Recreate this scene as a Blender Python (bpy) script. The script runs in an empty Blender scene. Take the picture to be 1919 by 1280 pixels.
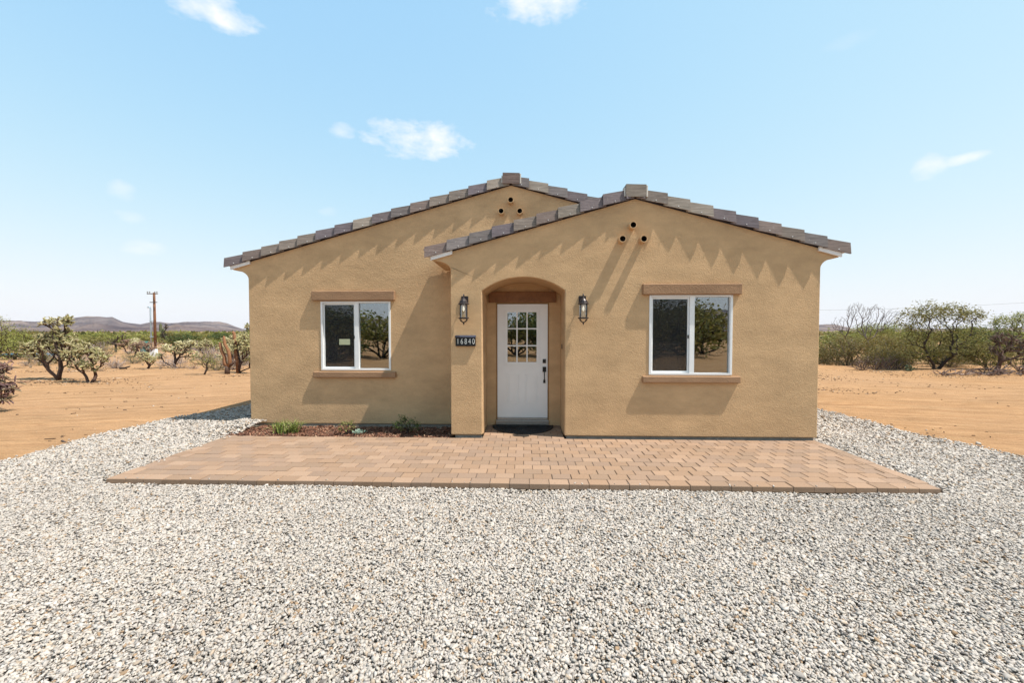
import bpy, bmesh, math, random
import numpy as np
from mathutils import Vector, Matrix, Euler

random.seed(7)
RNG = np.random.default_rng(11)
SC = bpy.context.scene
COL = SC.collection
R = math.radians

# ------------------------------------------------------------------ helpers
def link(o):
    COL.objects.link(o)
    return o

def tag(o, label=None, cat=None, group=None, kind=None):
    if label: o['label'] = label
    if cat: o['category'] = cat
    if group: o['group'] = group
    if kind: o['kind'] = kind
    return o

def empty(name, loc=(0, 0, 0), rz=0.0):
    o = bpy.data.objects.new(name, None)
    o.empty_display_size = 0.2
    o.location = loc
    o.rotation_euler = (0, 0, rz)
    return link(o)

def copy_tree(o, parent=None):
    c = o.copy()
    link(c)
    if parent is not None:
        c.parent = parent
    for ch in list(o.children):
        copy_tree(ch, c)
    return c

class MB:
    """collects shapes into one mesh"""
    def __init__(self):
        self.v = []; self.f = []; self.c = []
    def add(self, vs, fs, col=(1, 1, 1)):
        n = len(self.v)
        self.v.extend([tuple(p) for p in vs])
        self.f.extend([tuple(i + n for i in f) for f in fs])
        if isinstance(col, list):
            self.c.extend(col)
        else:
            self.c.extend([col] * len(vs))
    def box(self, x0, x1, y0, y1, z0, z1, col=(1, 1, 1), ch=0.0):
        if ch <= 0:
            vs = [(x0, y0, z0), (x1, y0, z0), (x1, y1, z0), (x0, y1, z0),
                  (x0, y0, z1), (x1, y0, z1), (x1, y1, z1), (x0, y1, z1)]
            fs = [(0, 3, 2, 1), (4, 5, 6, 7), (0, 1, 5, 4), (1, 2, 6, 5), (2, 3, 7, 6), (3, 0, 4, 7)]
            self.add(vs, fs, col)
        else:
            bm = bmesh.new()
            bmesh.ops.create_cube(bm, size=1.0)
            for v in bm.verts:
                v.co = Vector(((x0 + x1) / 2 + v.co.x * (x1 - x0), (y0 + y1) / 2 + v.co.y * (y1 - y0), (z0 + z1) / 2 + v.co.z * (z1 - z0)))
            bmesh.ops.bevel(bm, geom=bm.edges[:], offset=ch, segments=2, affect='EDGES', profile=0.5)
            self.bm(bm, col)
    def bm(self, bm, col=(1, 1, 1)):
        bm.verts.index_update()
        self.add([v.co.copy() for v in bm.verts], [[v.index for v in f.verts] for f in bm.faces], col)
        bm.free()
    def tube(self, pts, rad, sides=6, col=(1, 1, 1), cap=True):
        pts = [Vector(p) for p in pts]
        n = len(pts)
        if not hasattr(rad, '__len__'):
            rad = [rad] * n
        t0 = (pts[1] - pts[0]).normalized()
        a = Vector((0, 0, 1)) if abs(t0.z) < 0.9 else Vector((1, 0, 0))
        nrm = t0.cross(a).normalized()
        vs = []
        for i in range(n):
            t = (pts[min(i + 1, n - 1)] - pts[max(i - 1, 0)])
            if t.length < 1e-9: t = t0
            t = t.normalized()
            nrm = (nrm - t * nrm.dot(t))
            if nrm.length < 1e-6: nrm = t.orthogonal()
            nrm.normalize()
            b = t.cross(nrm)
            for k in range(sides):
                an = 2 * math.pi * k / sides
                vs.append(pts[i] + (nrm * math.cos(an) + b * math.sin(an)) * rad[i])
        fs = []
        for i in range(n - 1):
            for k in range(sides):
                k2 = (k + 1) % sides
                fs.append((i * sides + k, i * sides + k2, (i + 1) * sides + k2, (i + 1) * sides + k))
        if cap:
            fs.append(tuple(range(sides))[::-1])
            fs.append(tuple((n - 1) * sides + k for k in range(sides)))
        self.add(vs, fs, col)
    def lathe(self, prof, cx, cy, sides=16, col=(1, 1, 1)):
        vs = []; fs = []
        m = len(prof)
        for (r, z) in prof:
            for k in range(sides):
                an = 2 * math.pi * k / sides
                vs.append((cx + r * math.cos(an), cy + r * math.sin(an), z))
        for i in range(m - 1):
            for k in range(sides):
                k2 = (k + 1) % sides
                fs.append((i * sides + k, i * sides + k2, (i + 1) * sides + k2, (i + 1) * sides + k))
        fs.append(tuple(range(sides))[::-1]); fs.append(tuple((m - 1) * sides + k for k in range(sides)))
        self.add(vs, fs, col)
    def build(self, name, m, parent=None, smooth=False, loc=None):
        me = bpy.data.meshes.new(name)
        me.from_pydata(self.v, [], self.f)
        at = me.color_attributes.new('Col', 'FLOAT_COLOR', 'POINT')
        c = np.ones((len(self.v), 4), np.float32)
        if self.c: c[:, :3] = np.array(self.c, np.float32)
        at.data.foreach_set('color', c.ravel())
        me.materials.append(m)
        if smooth:
            me.polygons.foreach_set('use_smooth', [True] * len(me.polygons))
        me.update()
        o = bpy.data.objects.new(name, me)
        if parent is not None: o.parent = parent
        if loc is not None: o.location = loc
        return link(o)

def np_mesh(name, V, F, Cc, m, parent=None, smooth=False):
    """uniform polygons (k verts each) from arrays"""
    me = bpy.data.meshes.new(name)
    nf, k = F.shape
    me.vertices.add(len(V)); me.vertices.foreach_set('co', V.astype(np.float32).ravel())
    me.loops.add(nf * k); me.loops.foreach_set('vertex_index', F.astype(np.int32).ravel())
    me.polygons.add(nf)
    me.polygons.foreach_set('loop_start', np.arange(0, nf * k, k, dtype=np.int32))
    me.polygons.foreach_set('loop_total', np.full(nf, k, dtype=np.int32))
    if smooth: me.polygons.foreach_set('use_smooth', np.ones(nf, dtype=bool))
    at = me.color_attributes.new('Col', 'FLOAT_COLOR', 'POINT')
    c = np.ones((len(V), 4), np.float32); c[:, :3] = Cc
    at.data.foreach_set('color', c.ravel())
    me.materials.append(m)
    me.update(calc_edges=True)
    me.validate()
    o = bpy.data.objects.new(name, me)
    if parent is not None: o.parent = parent
    return link(o)

# ------------------------------------------------------------------ materials
class NT:
    def __init__(self, tree):
        self.t = tree; self.n = tree.nodes; self.l = tree.links
    def node(self, typ, **kw):
        nd = self.n.new(typ)
        for k, v in kw.items(): setattr(nd, k, v)
        return nd
    def put(self, sock, val):
        if val is None: return
        if isinstance(val, bpy.types.NodeSocket): self.l.new(val, sock)
        else:
            if hasattr(sock.default_value, '__len__') and not hasattr(val, '__len__'): val = [val] * len(sock.default_value)
            if hasattr(val, '__len__') and len(val) == 3 and len(sock.default_value) == 4: val = (*val, 1)
            sock.default_value = val
    def math(self, op, a, b=None, c=None, clamp=False):
        nd = self.node('ShaderNodeMath', operation=op, use_clamp=clamp)
        self.put(nd.inputs[0], a); self.put(nd.inputs[1], b)
        if c is not None: self.put(nd.inputs[2], c)
        return nd.outputs[0]
    def vmath(self, op, a, b=None):
        nd = self.node('ShaderNodeVectorMath', operation=op)
        self.put(nd.inputs[0], a)
        if b is not None: self.put(nd.inputs[1], b)
        return nd.outputs['Value'] if op == 'DOT_PRODUCT' else nd.outputs[0]
    def noise(self, vec, scale, detail=4, rough=0.55, col=False):
        nd = self.node('ShaderNodeTexNoise')
        self.put(nd.inputs['Vector'], vec); nd.inputs['Scale'].default_value = scale
        nd.inputs['Detail'].default_value = detail; nd.inputs['Roughness'].default_value = rough
        return nd.outputs['Color' if col else 'Fac']
    def voro(self, vec, scale, feature='F1', out='Distance'):
        nd = self.node('ShaderNodeTexVoronoi', feature=feature)
        self.put(nd.inputs['Vector'], vec); nd.inputs['Scale'].default_value = scale
        return nd.outputs[out]
    def ramp(self, fac, stops, interp='LINEAR'):
        nd = self.node('ShaderNodeValToRGB')
        cr = nd.color_ramp; cr.interpolation = interp
        while len(cr.elements) < len(stops): cr.elements.new(0.5)
        for e, (p, c) in zip(cr.elements, stops):
            e.position = p; e.color = (*c, 1) if len(c) == 3 else c
        self.put(nd.inputs[0], fac)
        return nd.outputs[0]
    def rng(self, v, a, b, c, d):
        nd = self.node('ShaderNodeMapRange')
        self.put(nd.inputs[0], v)
        for i, x in enumerate((a, b, c, d)): nd.inputs[i + 1].default_value = x
        return nd.outputs[0]
    def mix(self, fac, a, b, blend='MIX'):
        nd = self.node('ShaderNodeMix', data_type='RGBA', blend_type=blend)
        self.put(nd.inputs[0], fac); self.put(nd.inputs[6], a); self.put(nd.inputs[7], b)
        return nd.outputs[2]
    def mapping(self, vec, scale=(1, 1, 1), rot=(0, 0, 0)):
        nd = self.node('ShaderNodeMapping')
        self.put(nd.inputs[0], vec); nd.inputs[2].default_value = rot; nd.inputs[3].default_value = scale
        return nd.outputs[0]
    def pos(self):
        return self.node('ShaderNodeNewGeometry').outputs['Position']
    def obj(self):
        return self.node('ShaderNodeTexCoord').outputs['Object']
    def attr(self, name='Col'):
        return self.node('ShaderNodeAttribute', attribute_name=name).outputs['Color']
    def bump(self, h, strength=1.0, dist=0.01, normal=None):
        nd = self.node('ShaderNodeBump')
        nd.inputs['Strength'].default_value = strength; nd.inputs['Distance'].default_value = dist
        self.put(nd.inputs['Height'], h)
        if normal is not None: self.put(nd.inputs['Normal'], normal)
        return nd.outputs[0]

def new_mat(name):
    m = bpy.data.materials.new(name)
    m.use_nodes = True
    t = NT(m.node_tree)
    b = t.n['Principled BSDF']
    return m, t, b

def set_b(t, b, col=None, rough=None, metal=None, spec=None, normal=None):
    if col is not None: t.put(b.inputs['Base Color'], col)
    if rough is not None: t.put(b.inputs['Roughness'], rough)
    if metal is not None: t.put(b.inputs['Metallic'], metal)
    if spec is not None: t.put(b.inputs['Specular IOR Level'], spec)
    if normal is not None: t.put(b.inputs['Normal'], normal)

M = {}
def simple(name, col, rough=0.6, metal=0.0, var=0.12, scale=8.0, spec=0.4, bump=0.0, bscale=80, vcol=False):
    m, t, b = new_mat(name)
    p = t.obj()
    f = t.rng(t.noise(p, scale, 5), 0.3, 0.7, 1 - var, 1 + var)
    base = t.mix(1.0, t.attr() if vcol else (*col, 1), col if vcol else (1, 1, 1, 1), 'MULTIPLY')
    c = t.mix(1.0, base, f, 'MULTIPLY')
    nrm = t.bump(t.noise(p, bscale, 3), 1.0, bump) if bump else None
    set_b(t, b, c, rough, metal, spec, nrm)
    M[name] = m
    return m

# stucco: sand-float texture, faint trowel mottling
def stucco(name, col, dist=0.010, scale=1.3):
    m, t, b = new_mat(name)
    p = t.pos()
    mott = t.math('MULTIPLY', t.rng(t.noise(t.mapping(p, (0.8, 0.8, 1.6)), 1.7, 6, 0.6), 0.3, 0.72, 0.83, 1.09), t.rng(t.noise(t.mapping(p, (0.5, 0.5, 1.0)), 7.0, 5, 0.7), 0.32, 0.70, 0.91, 1.06))
    fine = t.rng(t.noise(p, 75 * scale, 3, 0.7), 0.25, 0.75, 0.90, 1.09)
    c = t.mix(1.0, t.mix(1.0, col, mott, 'MULTIPLY'), fine, 'MULTIPLY')
    h1 = t.noise(p, 46 * scale, 3, 0.6)
    wv = t.noise(p, 17 * scale, 2, 0.5)
    h = t.math('ADD', t.math('MULTIPLY', h1, 1.0), t.math('MULTIPLY', wv, 0.55))
    h = t.math('ADD', h, t.math('MULTIPLY', t.noise(p, 130 * scale, 2), 0.22))
    set_b(t, b, c, 0.92, 0, 0.15, t.bump(h, 0.75, dist))
    M[name] = m
STUCCO = (0.605, 0.394, 0.216)
stucco('stucco', STUCCO)
stucco('lintel_stucco', (0.36, 0.215, 0.125), 0.008, 0.9)
simple('header_wood', (0.22, 0.095, 0.035), 0.6, var=0.2, scale=14)
simple('white_paint', (0.86, 0.85, 0.845), 0.35, var=0.03, scale=3)
simple('white_vinyl', (0.82, 0.82, 0.81), 0.3, var=0.02)
simple('white_board', (0.80, 0.77, 0.75), 0.6, var=0.05)
simple('jamb_wood', (0.30, 0.16, 0.06), 0.6, var=0.15, scale=20)
simple('aluminium', (0.45, 0.42, 0.39), 0.35, 0.7, var=0.1, scale=30)
simple('black_metal', (0.012, 0.012, 0.014), 0.35, 0.2, var=0.1)
simple('bronze_metal', (0.030, 0.022, 0.022), 0.42, 0.3, var=0.2, scale=30)
simple('pipe_clay', (0.27, 0.155, 0.09), 0.85, var=0.2, scale=30)
simple('pipe_dark', (0.02, 0.016, 0.014), 0.9)
simple('foundation', (0.27, 0.235, 0.20), 0.9, var=0.2, bump=0.004)
simple('interior', (0.42, 0.40, 0.37), 0.8, var=0.03)
simple('plaque_black', (0.008, 0.008, 0.010), 0.55, var=0.1)
simple('digit_white', (0.82, 0.80, 0.74), 0.4, var=0.02)
simple('solar_cell', (0.05, 0.06, 0.09), 0.18, 0.1, var=0.2)
simple('rubber', (0.010, 0.010, 0.011), 0.75, var=0.4, scale=60, bump=0.01, bscale=45)
simple('hose_black', (0.010, 0.011, 0.016), 0.4)
simple('mortar', (0.62, 0.58, 0.52), 0.9, var=0.1, bump=0.004)
simple('felt', (0.03, 0.025, 0.03), 0.9)
simple('sticker', (0.42, 0.44, 0.28), 0.6, var=0.12, scale=60)
simple('pole_wood', (0.16, 0.068, 0.032), 0.85, var=0.3, scale=3)
simple('conduit', (0.42, 0.52, 0.60), 0.5, 0.2)
simple('wire', (0.10, 0.10, 0.10), 0.6)
simple('teal_paint', (0.03, 0.17, 0.15), 0.5)
simple('white_box', (0.75, 0.75, 0.75), 0.5)
simple('tarp_blue', (0.10, 0.33, 0.55), 0.5, var=0.2, scale=3)

def vmat(name, rough=0.85, transl=0.0, var=0.0, bump=0.0, bscale=60, spec=0.2):
    m, t, b = new_mat(name)
    c = t.attr()
    p = t.obj()
    if var:
        c = t.mix(1.0, c, t.rng(t.noise(p, bscale, 4), 0.3, 0.7, 1 - var, 1 + var), 'MULTIPLY')
    set_b(t, b, c, rough, 0, spec, t.bump(t.noise(p, bscale, 3), 1.0, bump) if bump else None)
    if transl:
        tr = t.node('ShaderNodeBsdfTranslucent'); t.put(tr.inputs[0], c)
        mx = t.node('ShaderNodeMixShader'); mx.inputs[0].default_value = transl
        t.l.new(b.outputs[0], mx.inputs[1]); t.l.new(tr.outputs[0], mx.inputs[2])
        t.l.new(mx.outputs[0], t.n['Material Output'].inputs[0])
    M[name] = m
vmat('bark', 0.9, var=0.3, bump=0.01, bscale=30)
vmat('leaf', 0.6, transl=0.35)
vmat('joint', 0.8, transl=0.12, var=0.15)
vmat('stone', 0.85, var=0.10, bscale=90)
vmat('paver', 0.85, var=0.13, bump=0.002, bscale=120)
vmat('litter', 0.9)

# roof concrete tile: streaky grey brown, colour per tile from the attribute
m, t, b = new_mat('roof_tile')
p = t.pos()
st = t.noise(t.mapping(p, (3, 3, 38)), 1.6, 5, 0.65)
c = t.mix(1.0, t.attr(), t.rng(st, 0.28, 0.72, 0.62, 1.35), 'MULTIPLY')
c = t.mix(t.rng(t.noise(p, 26, 3), 0.62, 0.74, 0, 0.35), c, (0.42, 0.38, 0.34))
set_b(t, b, c, 0.85, 0, 0.2, t.bump(st, 0.7, 0.004))
M['roof_tile'] = m

# glass: coated double pane in front of a dark room
def glass(name, refl, tint):
    m, t, b = new_mat(name)
    fr = t.node('ShaderNodeFresnel'); fr.inputs[0].default_value = 1.5
    f = t.math('ADD', fr.outputs[0], refl, clamp=True)
    tr = t.node('ShaderNodeBsdfTransparent'); t.put(tr.inputs[0], tint)
    gl = t.node('ShaderNodeBsdfGlossy'); gl.inputs['Roughness'].default_value = 0.0
    t.put(gl.inputs[0], (0.93, 0.97, 1.0))
    wob = t.bump(t.noise(t.pos(), 1.3, 1), 1.0, 0.004)
    t.put(gl.inputs['Normal'], wob)
    mx = t.node('ShaderNodeMixShader'); t.put(mx.inputs[0], f)
    t.l.new(tr.outputs[0], mx.inputs[1]); t.l.new(gl.outputs[0], mx.inputs[2])
    t.l.new(mx.outputs[0], t.n['Material Output'].inputs[0])
    t.n.remove(b)
    M[name] = m
glass('pane_glass', 0.22, (0.55, 0.6, 0.6))
glass('lamp_glass', 0.04, (0.93, 0.95, 0.95))

# insect screen: fine dark mesh that lets most of the light through
m, t, b = new_mat('insect_screen')
set_b(t, b, (0.035, 0.035, 0.038), 0.7, 0, 0.1)
tr = t.node('ShaderNodeBsdfTransparent')
mx = t.node('ShaderNodeMixShader'); mx.inputs[0].default_value = 0.34
t.l.new(tr.outputs[0], mx.inputs[1]); t.l.new(b.outputs[0], mx.inputs[2])
t.l.new(mx.outputs[0], t.n['Material Output'].inputs[0])
M['insect_screen'] = m

# lamp bulb, its faint emission standing in for sun glint on the glass
m, t, b = new_mat('bulb')
set_b(t, b, (0.9, 0.88, 0.82), 0.2)
t.put(b.inputs['Emission Color'], (1, 0.86, 0.62, 1)); b.inputs['Emission Strength'].default_value = 0.35
M['bulb'] = m

# sandy desert ground with tyre streaks
m, t, b = new_mat('sand')
p = t.pos()
big = t.noise(p, 0.09, 5, 0.6)
sx_ = t.node('ShaderNodeSeparateXYZ'); t.l.new(p, sx_.inputs[0])
wob_ = t.math('MULTIPLY', t.math('SUBTRACT', t.noise(p, 0.35, 3), 0.5), 1.1)
vv_ = t.math('ADD', t.math('ADD', sx_.outputs[1], t.math('MULTIPLY', t.math('MULTIPLY', sx_.outputs[0], sx_.outputs[0]), 0.0105)), wob_)
cb_ = t.node('ShaderNodeCombineXYZ'); t.l.new(sx_.outputs[0], cb_.inputs[0]); t.l.new(vv_, cb_.inputs[1])
pq = cb_.outputs[0]
str1 = t.noise(t.mapping(pq, (0.35, 3.2, 1)), 1.0, 7, 0.62)
str2 = t.noise(t.mapping(pq, (1.3, 8.0, 1)), 1.0, 6, 0.7)
gr = t.noise(p, 38, 3, 0.7)
f = t.math('ADD', t.math('MULTIPLY', str1, 0.55), t.math('MULTIPLY', str2, 0.45))
c = t.ramp(f, [(0.30, (0.215, 0.108, 0.042)), (0.47, (0.33, 0.18, 0.075)), (0.60, (0.385, 0.22, 0.096)), (0.75, (0.44, 0.275, 0.135))])
c = t.mix(t.rng(big, 0.35, 0.65, 0.0, 0.45), c, (0.36, 0.22, 0.115))
c = t.mix(1.0, c, t.rng(gr, 0.25, 0.75, 1.02, 1.34), 'MULTIPLY')
c = t.mix(1.0, c, (1.02, 1.025, 1.15, 1), 'MULTIPLY')
ln_ = t.noise(t.mapping(pq, (0.8, 11.0, 1)), 1.0, 5, 0.65)
c = t.mix(t.rng(ln_, 0.60, 0.70, 0, 0.55), c, (0.15, 0.08, 0.038))
ln2 = t.noise(t.mapping(pq, (0.28, 2.6, 1)), 1.3, 7, 0.72)
c = t.mix(t.rng(ln2, 0.54, 0.70, 0, 0.75), c, (0.23, 0.12, 0.052))
c = t.mix(t.rng(ln2, 0.44, 0.30, 0, 0.5), c, (0.50, 0.33, 0.18))
c = t.mix(t.rng(ln_, 0.40, 0.28, 0, 0.45), c, (0.47, 0.31, 0.165))
spk = t.voro(p, 5.5)
c = t.mix(t.rng(spk, 0.03, 0.07, 0.5, 0.0), c, (0.2, 0.12, 0.06))
h = t.math('ADD', t.math('MULTIPLY', f, 1.0), t.math('MULTIPLY', gr, 0.12))
h = t.math('SUBTRACT', h, t.math('MULTIPLY', t.math('ADD', ln_, ln2), 0.6))
set_b(t, b, c, 0.95, 0, 0.1, t.bump(h, 1.0, 0.14))
M['sand'] = m

# bed under the loose stones
m, t, b = new_mat('gravel_base')
p = t.pos()
v = t.voro(p, 60, 'F1', 'Color')
hv = t.voro(p, 60)
sep = t.node('ShaderNodeSeparateColor'); t.l.new(v, sep.inputs[0])
c = t.ramp(sep.outputs[0], [(0.0, (0.20, 0.165, 0.125)), (0.3, (0.32, 0.27, 0.205)), (0.6, (0.40, 0.335, 0.26)), (1.0, (0.44, 0.38, 0.30))])
c = t.mix(t.rng(hv, 0.35, 0.62, 0, 0.85), c, (0.10, 0.085, 0.07))
set_b(t, b, c, 0.95, 0, 0.1, t.bump(hv, -1.0, 0.008))
M['gravel_base'] = m

simple('joint_sand', (0.13, 0.092, 0.066), 0.95, var=0.3, scale=40)
simple('mulch', (0.115, 0.052, 0.030), 0.95, var=0.5, scale=30, bump=0.03, bscale=50)

# mountains: bare volcanic rock with pale washes
m, t, b = new_mat('mountain_rock')
p = t.pos()
n1 = t.noise(p, 0.006, 7, 0.62)
n2 = t.noise(t.mapping(p, (1, 1, 5)), 0.004, 5, 0.6)
c = t.ramp(n1, [(0.36, (0.040, 0.028, 0.034)), (0.5, (0.095, 0.065, 0.062)), (0.62, (0.21, 0.145, 0.11))])
c = t.mix(t.rng(n2, 0.5, 0.68, 0, 0.6), c, (0.22, 0.165, 0.14))
set_b(t, b, c, 0.95, 0, 0.05, t.bump(n1, 1.0, 22.0))
M['mountain_rock'] = m

# ------------------------------------------------------------------ setting: ground, gravel, patio, mulch bed, hills
GZ = -0.10
def smooth_noise(x, y, seed, s):
    r = np.random.default_rng(seed)
    out = np.zeros_like(x)
    for k in range(7):
        a = r.uniform(0, 2 * math.pi); fq = s * r.uniform(0.6, 2.0); ph = r.uniform(0, 6.3)
        out += np.sin((x * math.cos(a) + y * math.sin(a)) * fq + ph)
    return out / 7

def ground_mesh():
    near = np.arange(-46, 46.01, 0.8)
    far = [55, 70, 95, 140, 220, 400, 800, 1600, 3200, 6500]
    ax = np.concatenate([-np.array(far[::-1]), near, np.array(far)])
    X, Y = np.meshgrid(ax, ax + 0.0)
    Z = np.full_like(X, GZ) + 0.05 * smooth_noise(X, Y, 3, 0.55)
    # flat under and round the house, gently rough beyond
    d = np.maximum(np.maximum(np.abs(X) - 8.5, np.maximum(-12 - Y, Y - 15)), 0)
    Z = GZ + (Z - GZ) * np.clip(d / 4, 0, 1) * np.clip((90 - np.hypot(X, Y)) / 60, 0, 1)
    # low berms left by the grader along the brush lines
    for (xa, ya, xb, yb, hh, ww) in [(13.0, 14.5, 26, 7.2, 0.10, 0.9), (-30, 7.5, -12.5, 9.6, 0.07, 0.9)]:
        L = math.hypot(xb - xa, yb - ya); ux, uy = (xb - xa) / L, (yb - ya) / L
        s = (X - xa) * ux + (Y - ya) * uy; q = -(X - xa) * uy + (Y - ya) * ux
        Z += hh * np.exp(-(q / ww) ** 2) * np.clip(s + 1, 0, 1) * np.clip(L + 1 - s, 0, 1)
    n = len(ax)
    V = np.stack([X, Y, Z], -1).reshape(-1, 3)
    i = np.arange(n * n).reshape(n, n)
    F = np.stack([i[:-1, :-1], i[:-1, 1:], i[1:, 1:], i[1:, :-1]], -1).reshape(-1, 4)
    o = np_mesh('ground', V, F, np.ones((len(V), 3)), M['sand'], smooth=True)
    tag(o, 'orange tan sandy desert ground around the house', 'ground', kind='structure')
ground_mesh()

GRAVEL_EDGE = [(-6.6, -5.0), (-6.76, -1.9), (-6.9, -0.67), (-7.08, 0.2), (-7.0, 1.35), (-6.64, 2.1), (-6.44, 2.9), (-6.3, 5), (-6.3, 9), (-6.2, 14.6),
               (6.2, 14.6), (6.3, 9), (6.4, 5), (6.45, 2.74), (6.55, 1.7), (6.5, 0.76), (6.7, 0.07), (6.78, -0.56), (6.9, -2), (6.9, -5), (6.6, -8), (5.2, -10.2), (2.5, -11.2), (-1.0, -11.4), (-4.2, -10.8), (-6.0, -8.6)]
def in_poly(px, py, poly):
    inside = np.zeros(px.shape, bool)
    j = len(poly) - 1
    for i in range(len(poly)):
        xi, yi = poly[i]; xj, yj = poly[j]
        cond = ((yi > py) != (yj > py)) & (px < (xj - xi) * (py - yi) / (yj - yi + 1e-12) + xi)
        inside ^= cond
        j = i
    return inside

def gravel_height(x, y):
    h = -0.062 + 0.020 * smooth_noise(x, y, 21, 2.2) + 0.010 * smooth_noise(x, y, 22, 6.0)
    # raked up against the left corner of the house and along the patio sides
    h += 0.085 * np.exp(-(((x + 4.95) / 0.55) ** 2 + ((y - 0.75) / 0.5) ** 2))
    h += 0.03 * np.exp(-((x - 4.75) / 0.35) ** 2) * np.clip((y + 1.9) / 0.3, 0, 1)
    h += 0.03 * np.exp(-((x + 5.0) / 0.35) ** 2) * np.clip((y + 1.9) / 0.3, 0, 1)
    for gx, gy, sx, sy, dp in ((-1.0, -2.25, 0.22, 0.10, 0.034), (2.1, -2.9, 0.35, 0.10, 0.018), (-3.1, -2.6, 0.3, 0.12, 0.02), (0.6, -3.6, 0.3, 0.12, 0.014), (4.9, -2.4, 0.3, 0.15, 0.02), (-5.2, -0.4, 0.2, 0.2, 0.02), (3.2, -1.98, 0.5, 0.05, 0.03), (-0.1, -1.97, 0.3, 0.04, 0.028)):
        h = h - dp * np.exp(-((x - gx) / sx) ** 2 - ((y - gy) / sy) ** 2)
    return np.minimum(h, 0.03)

def gravel():
    # base sheet
    bm = bmesh.new()
    vs = [bm.verts.new((x, y, -0.088)) for x, y in GRAVEL_EDGE]
    f = bm.faces.new(vs)
    bmesh.ops.triangulate(bm, faces=[f])
    mb = MB(); mb.bm(bm)
    o = mb.build('gravel_yard', M['gravel_base'])
    tag(o, 'pale gravel bed spread around the house front', 'gravel yard', kind='structure')
    # loose crushed stones
    camx, camy = 0.0, -6.15
    pts = []
    def batch(n, x0, x1, y0, y1, size):
        x = RNG.uniform(x0, x1, n); y = RNG.uniform(y0, y1, n)
        dep = y - camy
        keep = (np.abs(x) < dep * 1.36 + 1.1) & (dep > 1.35)
        jx = x + RNG.normal(0, 0.06, n); jy = y + RNG.normal(0, 0.06, n)
        keep &= in_poly(jx, jy, GRAVEL_EDGE)
        edge = np.minimum(np.minimum(x + 4.72, 4.42 - x), y + 1.885)
        stray = (edge > 0.02) & (edge < 0.5) & (y < 0) & (RNG.uniform(0, 1, n) < 0.030 * np.exp(-edge / 0.10))
        keep &= ~((x > -4.72) & (x < 4.42) & (y > -1.885) & (y < 1.2)) | stray       # patio, bar a few kicked up stones
        keep &= ~((x > -4.95) & (x < -1.0) & (y > 0.35) & (y < 1.2) & ~((x < -4.55) & (y < 1.0)))
        keep &= ~((x > -5.04) & (x < 4.45) & (y > 0.94))
        keep &= ~((x > 1.0) & (x < 4.45) & (y > -0.05))
        x, y = x[keep], y[keep]
        s = size * RNG.lognormal(0, 0.26, len(x))
        pts.append(np.stack([x, y, s], 1))
    batch(200000, -5.2, 5.2, -4.85, -3.2, 0.0093)
    batch(180000, -7.1, 7.1, -3.2, -1.85, 0.0101)
    batch(20000, -7.3, -4.6, -1.9, 0.0, 0.0130); batch(20000, 4.4, 7.1, -1.9, 0.0, 0.0130)
    batch(12000, -7.3, -4.6, 0.0, 3.2, 0.0165); batch(12000, 4.4, 7.1, 0.0, 3.2, 0.0165)
    batch(3500, -7.0, -5.0, 3.2, 9, 0.026); batch(3500, 4.4, 7.0, 3.2, 9, 0.026)
    def outer(n, x0, x1, y0, y1, size):
        x = RNG.uniform(x0, x1, n); y = RNG.uniform(y0, y1, n); dep = y - camy
        keep = ((np.abs(x) >= dep * 1.36 + 1.1) | (dep <= 1.35)) & in_poly(x, y, GRAVEL_EDGE) & (np.abs(x) < np.maximum(dep, 0) * 1.6 + 4.0)
        x, y = x[keep], y[keep]
        pts.append(np.stack([x, y, size * RNG.lognormal(0, 0.26, len(x))], 1))
    outer(105000, -7, 7, -7.0, -1.5, 0.0140)
    P = np.concatenate(pts)
    n = len(P)
    # angular block: jittered, squashed hexahedron
    cube = np.array([(-1, -1, -1), (1, -1, -1), (1, 1, -1), (-1, 1, -1), (-1, -1, 1), (1, -1, 1), (1, 1, 1), (-1, 1, 1)], float) * 0.72
    faces = np.array([(0, 3, 2, 1), (4, 5, 6, 7), (0, 1, 5, 4), (1, 2, 6, 5), (2, 3, 7, 6), (3, 0, 4, 7)])
    B = cube[None] + RNG.normal(0, 0.26, (n, 8, 3))
    B[:, 4:, :2] *= RNG.uniform(0.45, 0.9, (n, 1, 1))
    sc = np.stack([RNG.uniform(0.95, 1.75, n), RNG.uniform(0.6, 1.05, n), RNG.uniform(0.34, 0.66, n)], 1) * P[:, 2:3]
    B *= sc[:, None, :]
    a = RNG.uniform(0, 2 * math.pi, n); tx = RNG.normal(0, 0.36, n); ty = RNG.normal(0, 0.36, n)
    ca, sa = np.cos(a), np.sin(a)
    Rz = np.zeros((n, 3, 3)); Rz[:, 0, 0] = ca; Rz[:, 0, 1] = -sa; Rz[:, 1, 0] = sa; Rz[:, 1, 1] = ca; Rz[:, 2, 2] = 1
    Rx = np.zeros((n, 3, 3)); Rx[:, 0, 0] = 1; Rx[:, 1, 1] = np.cos(tx); Rx[:, 1, 2] = -np.sin(tx); Rx[:, 2, 1] = np.sin(tx); Rx[:, 2, 2] = np.cos(tx)
    Ry = np.zeros((n, 3, 3)); Ry[:, 1, 1] = 1; Ry[:, 0, 0] = np.cos(ty); Ry[:, 0, 2] = np.sin(ty); Ry[:, 2, 0] = -np.sin(ty); Ry[:, 2, 2] = np.cos(ty)
    B = np.einsum('nij,nkj->nki', Rz @ Rx @ Ry, B)
    z = gravel_height(P[:, 0], P[:, 1]) + RNG.uniform(-0.010, 0.012, n)
    on = (P[:, 0] > -4.70) & (P[:, 0] < 4.40) & (P[:, 1] > -1.87) & (P[:, 1] < -0.02)
    z = np.where(on, 0.004, z)
    B += np.stack([P[:, 0], P[:, 1], z], 1)[:, None, :]
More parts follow.
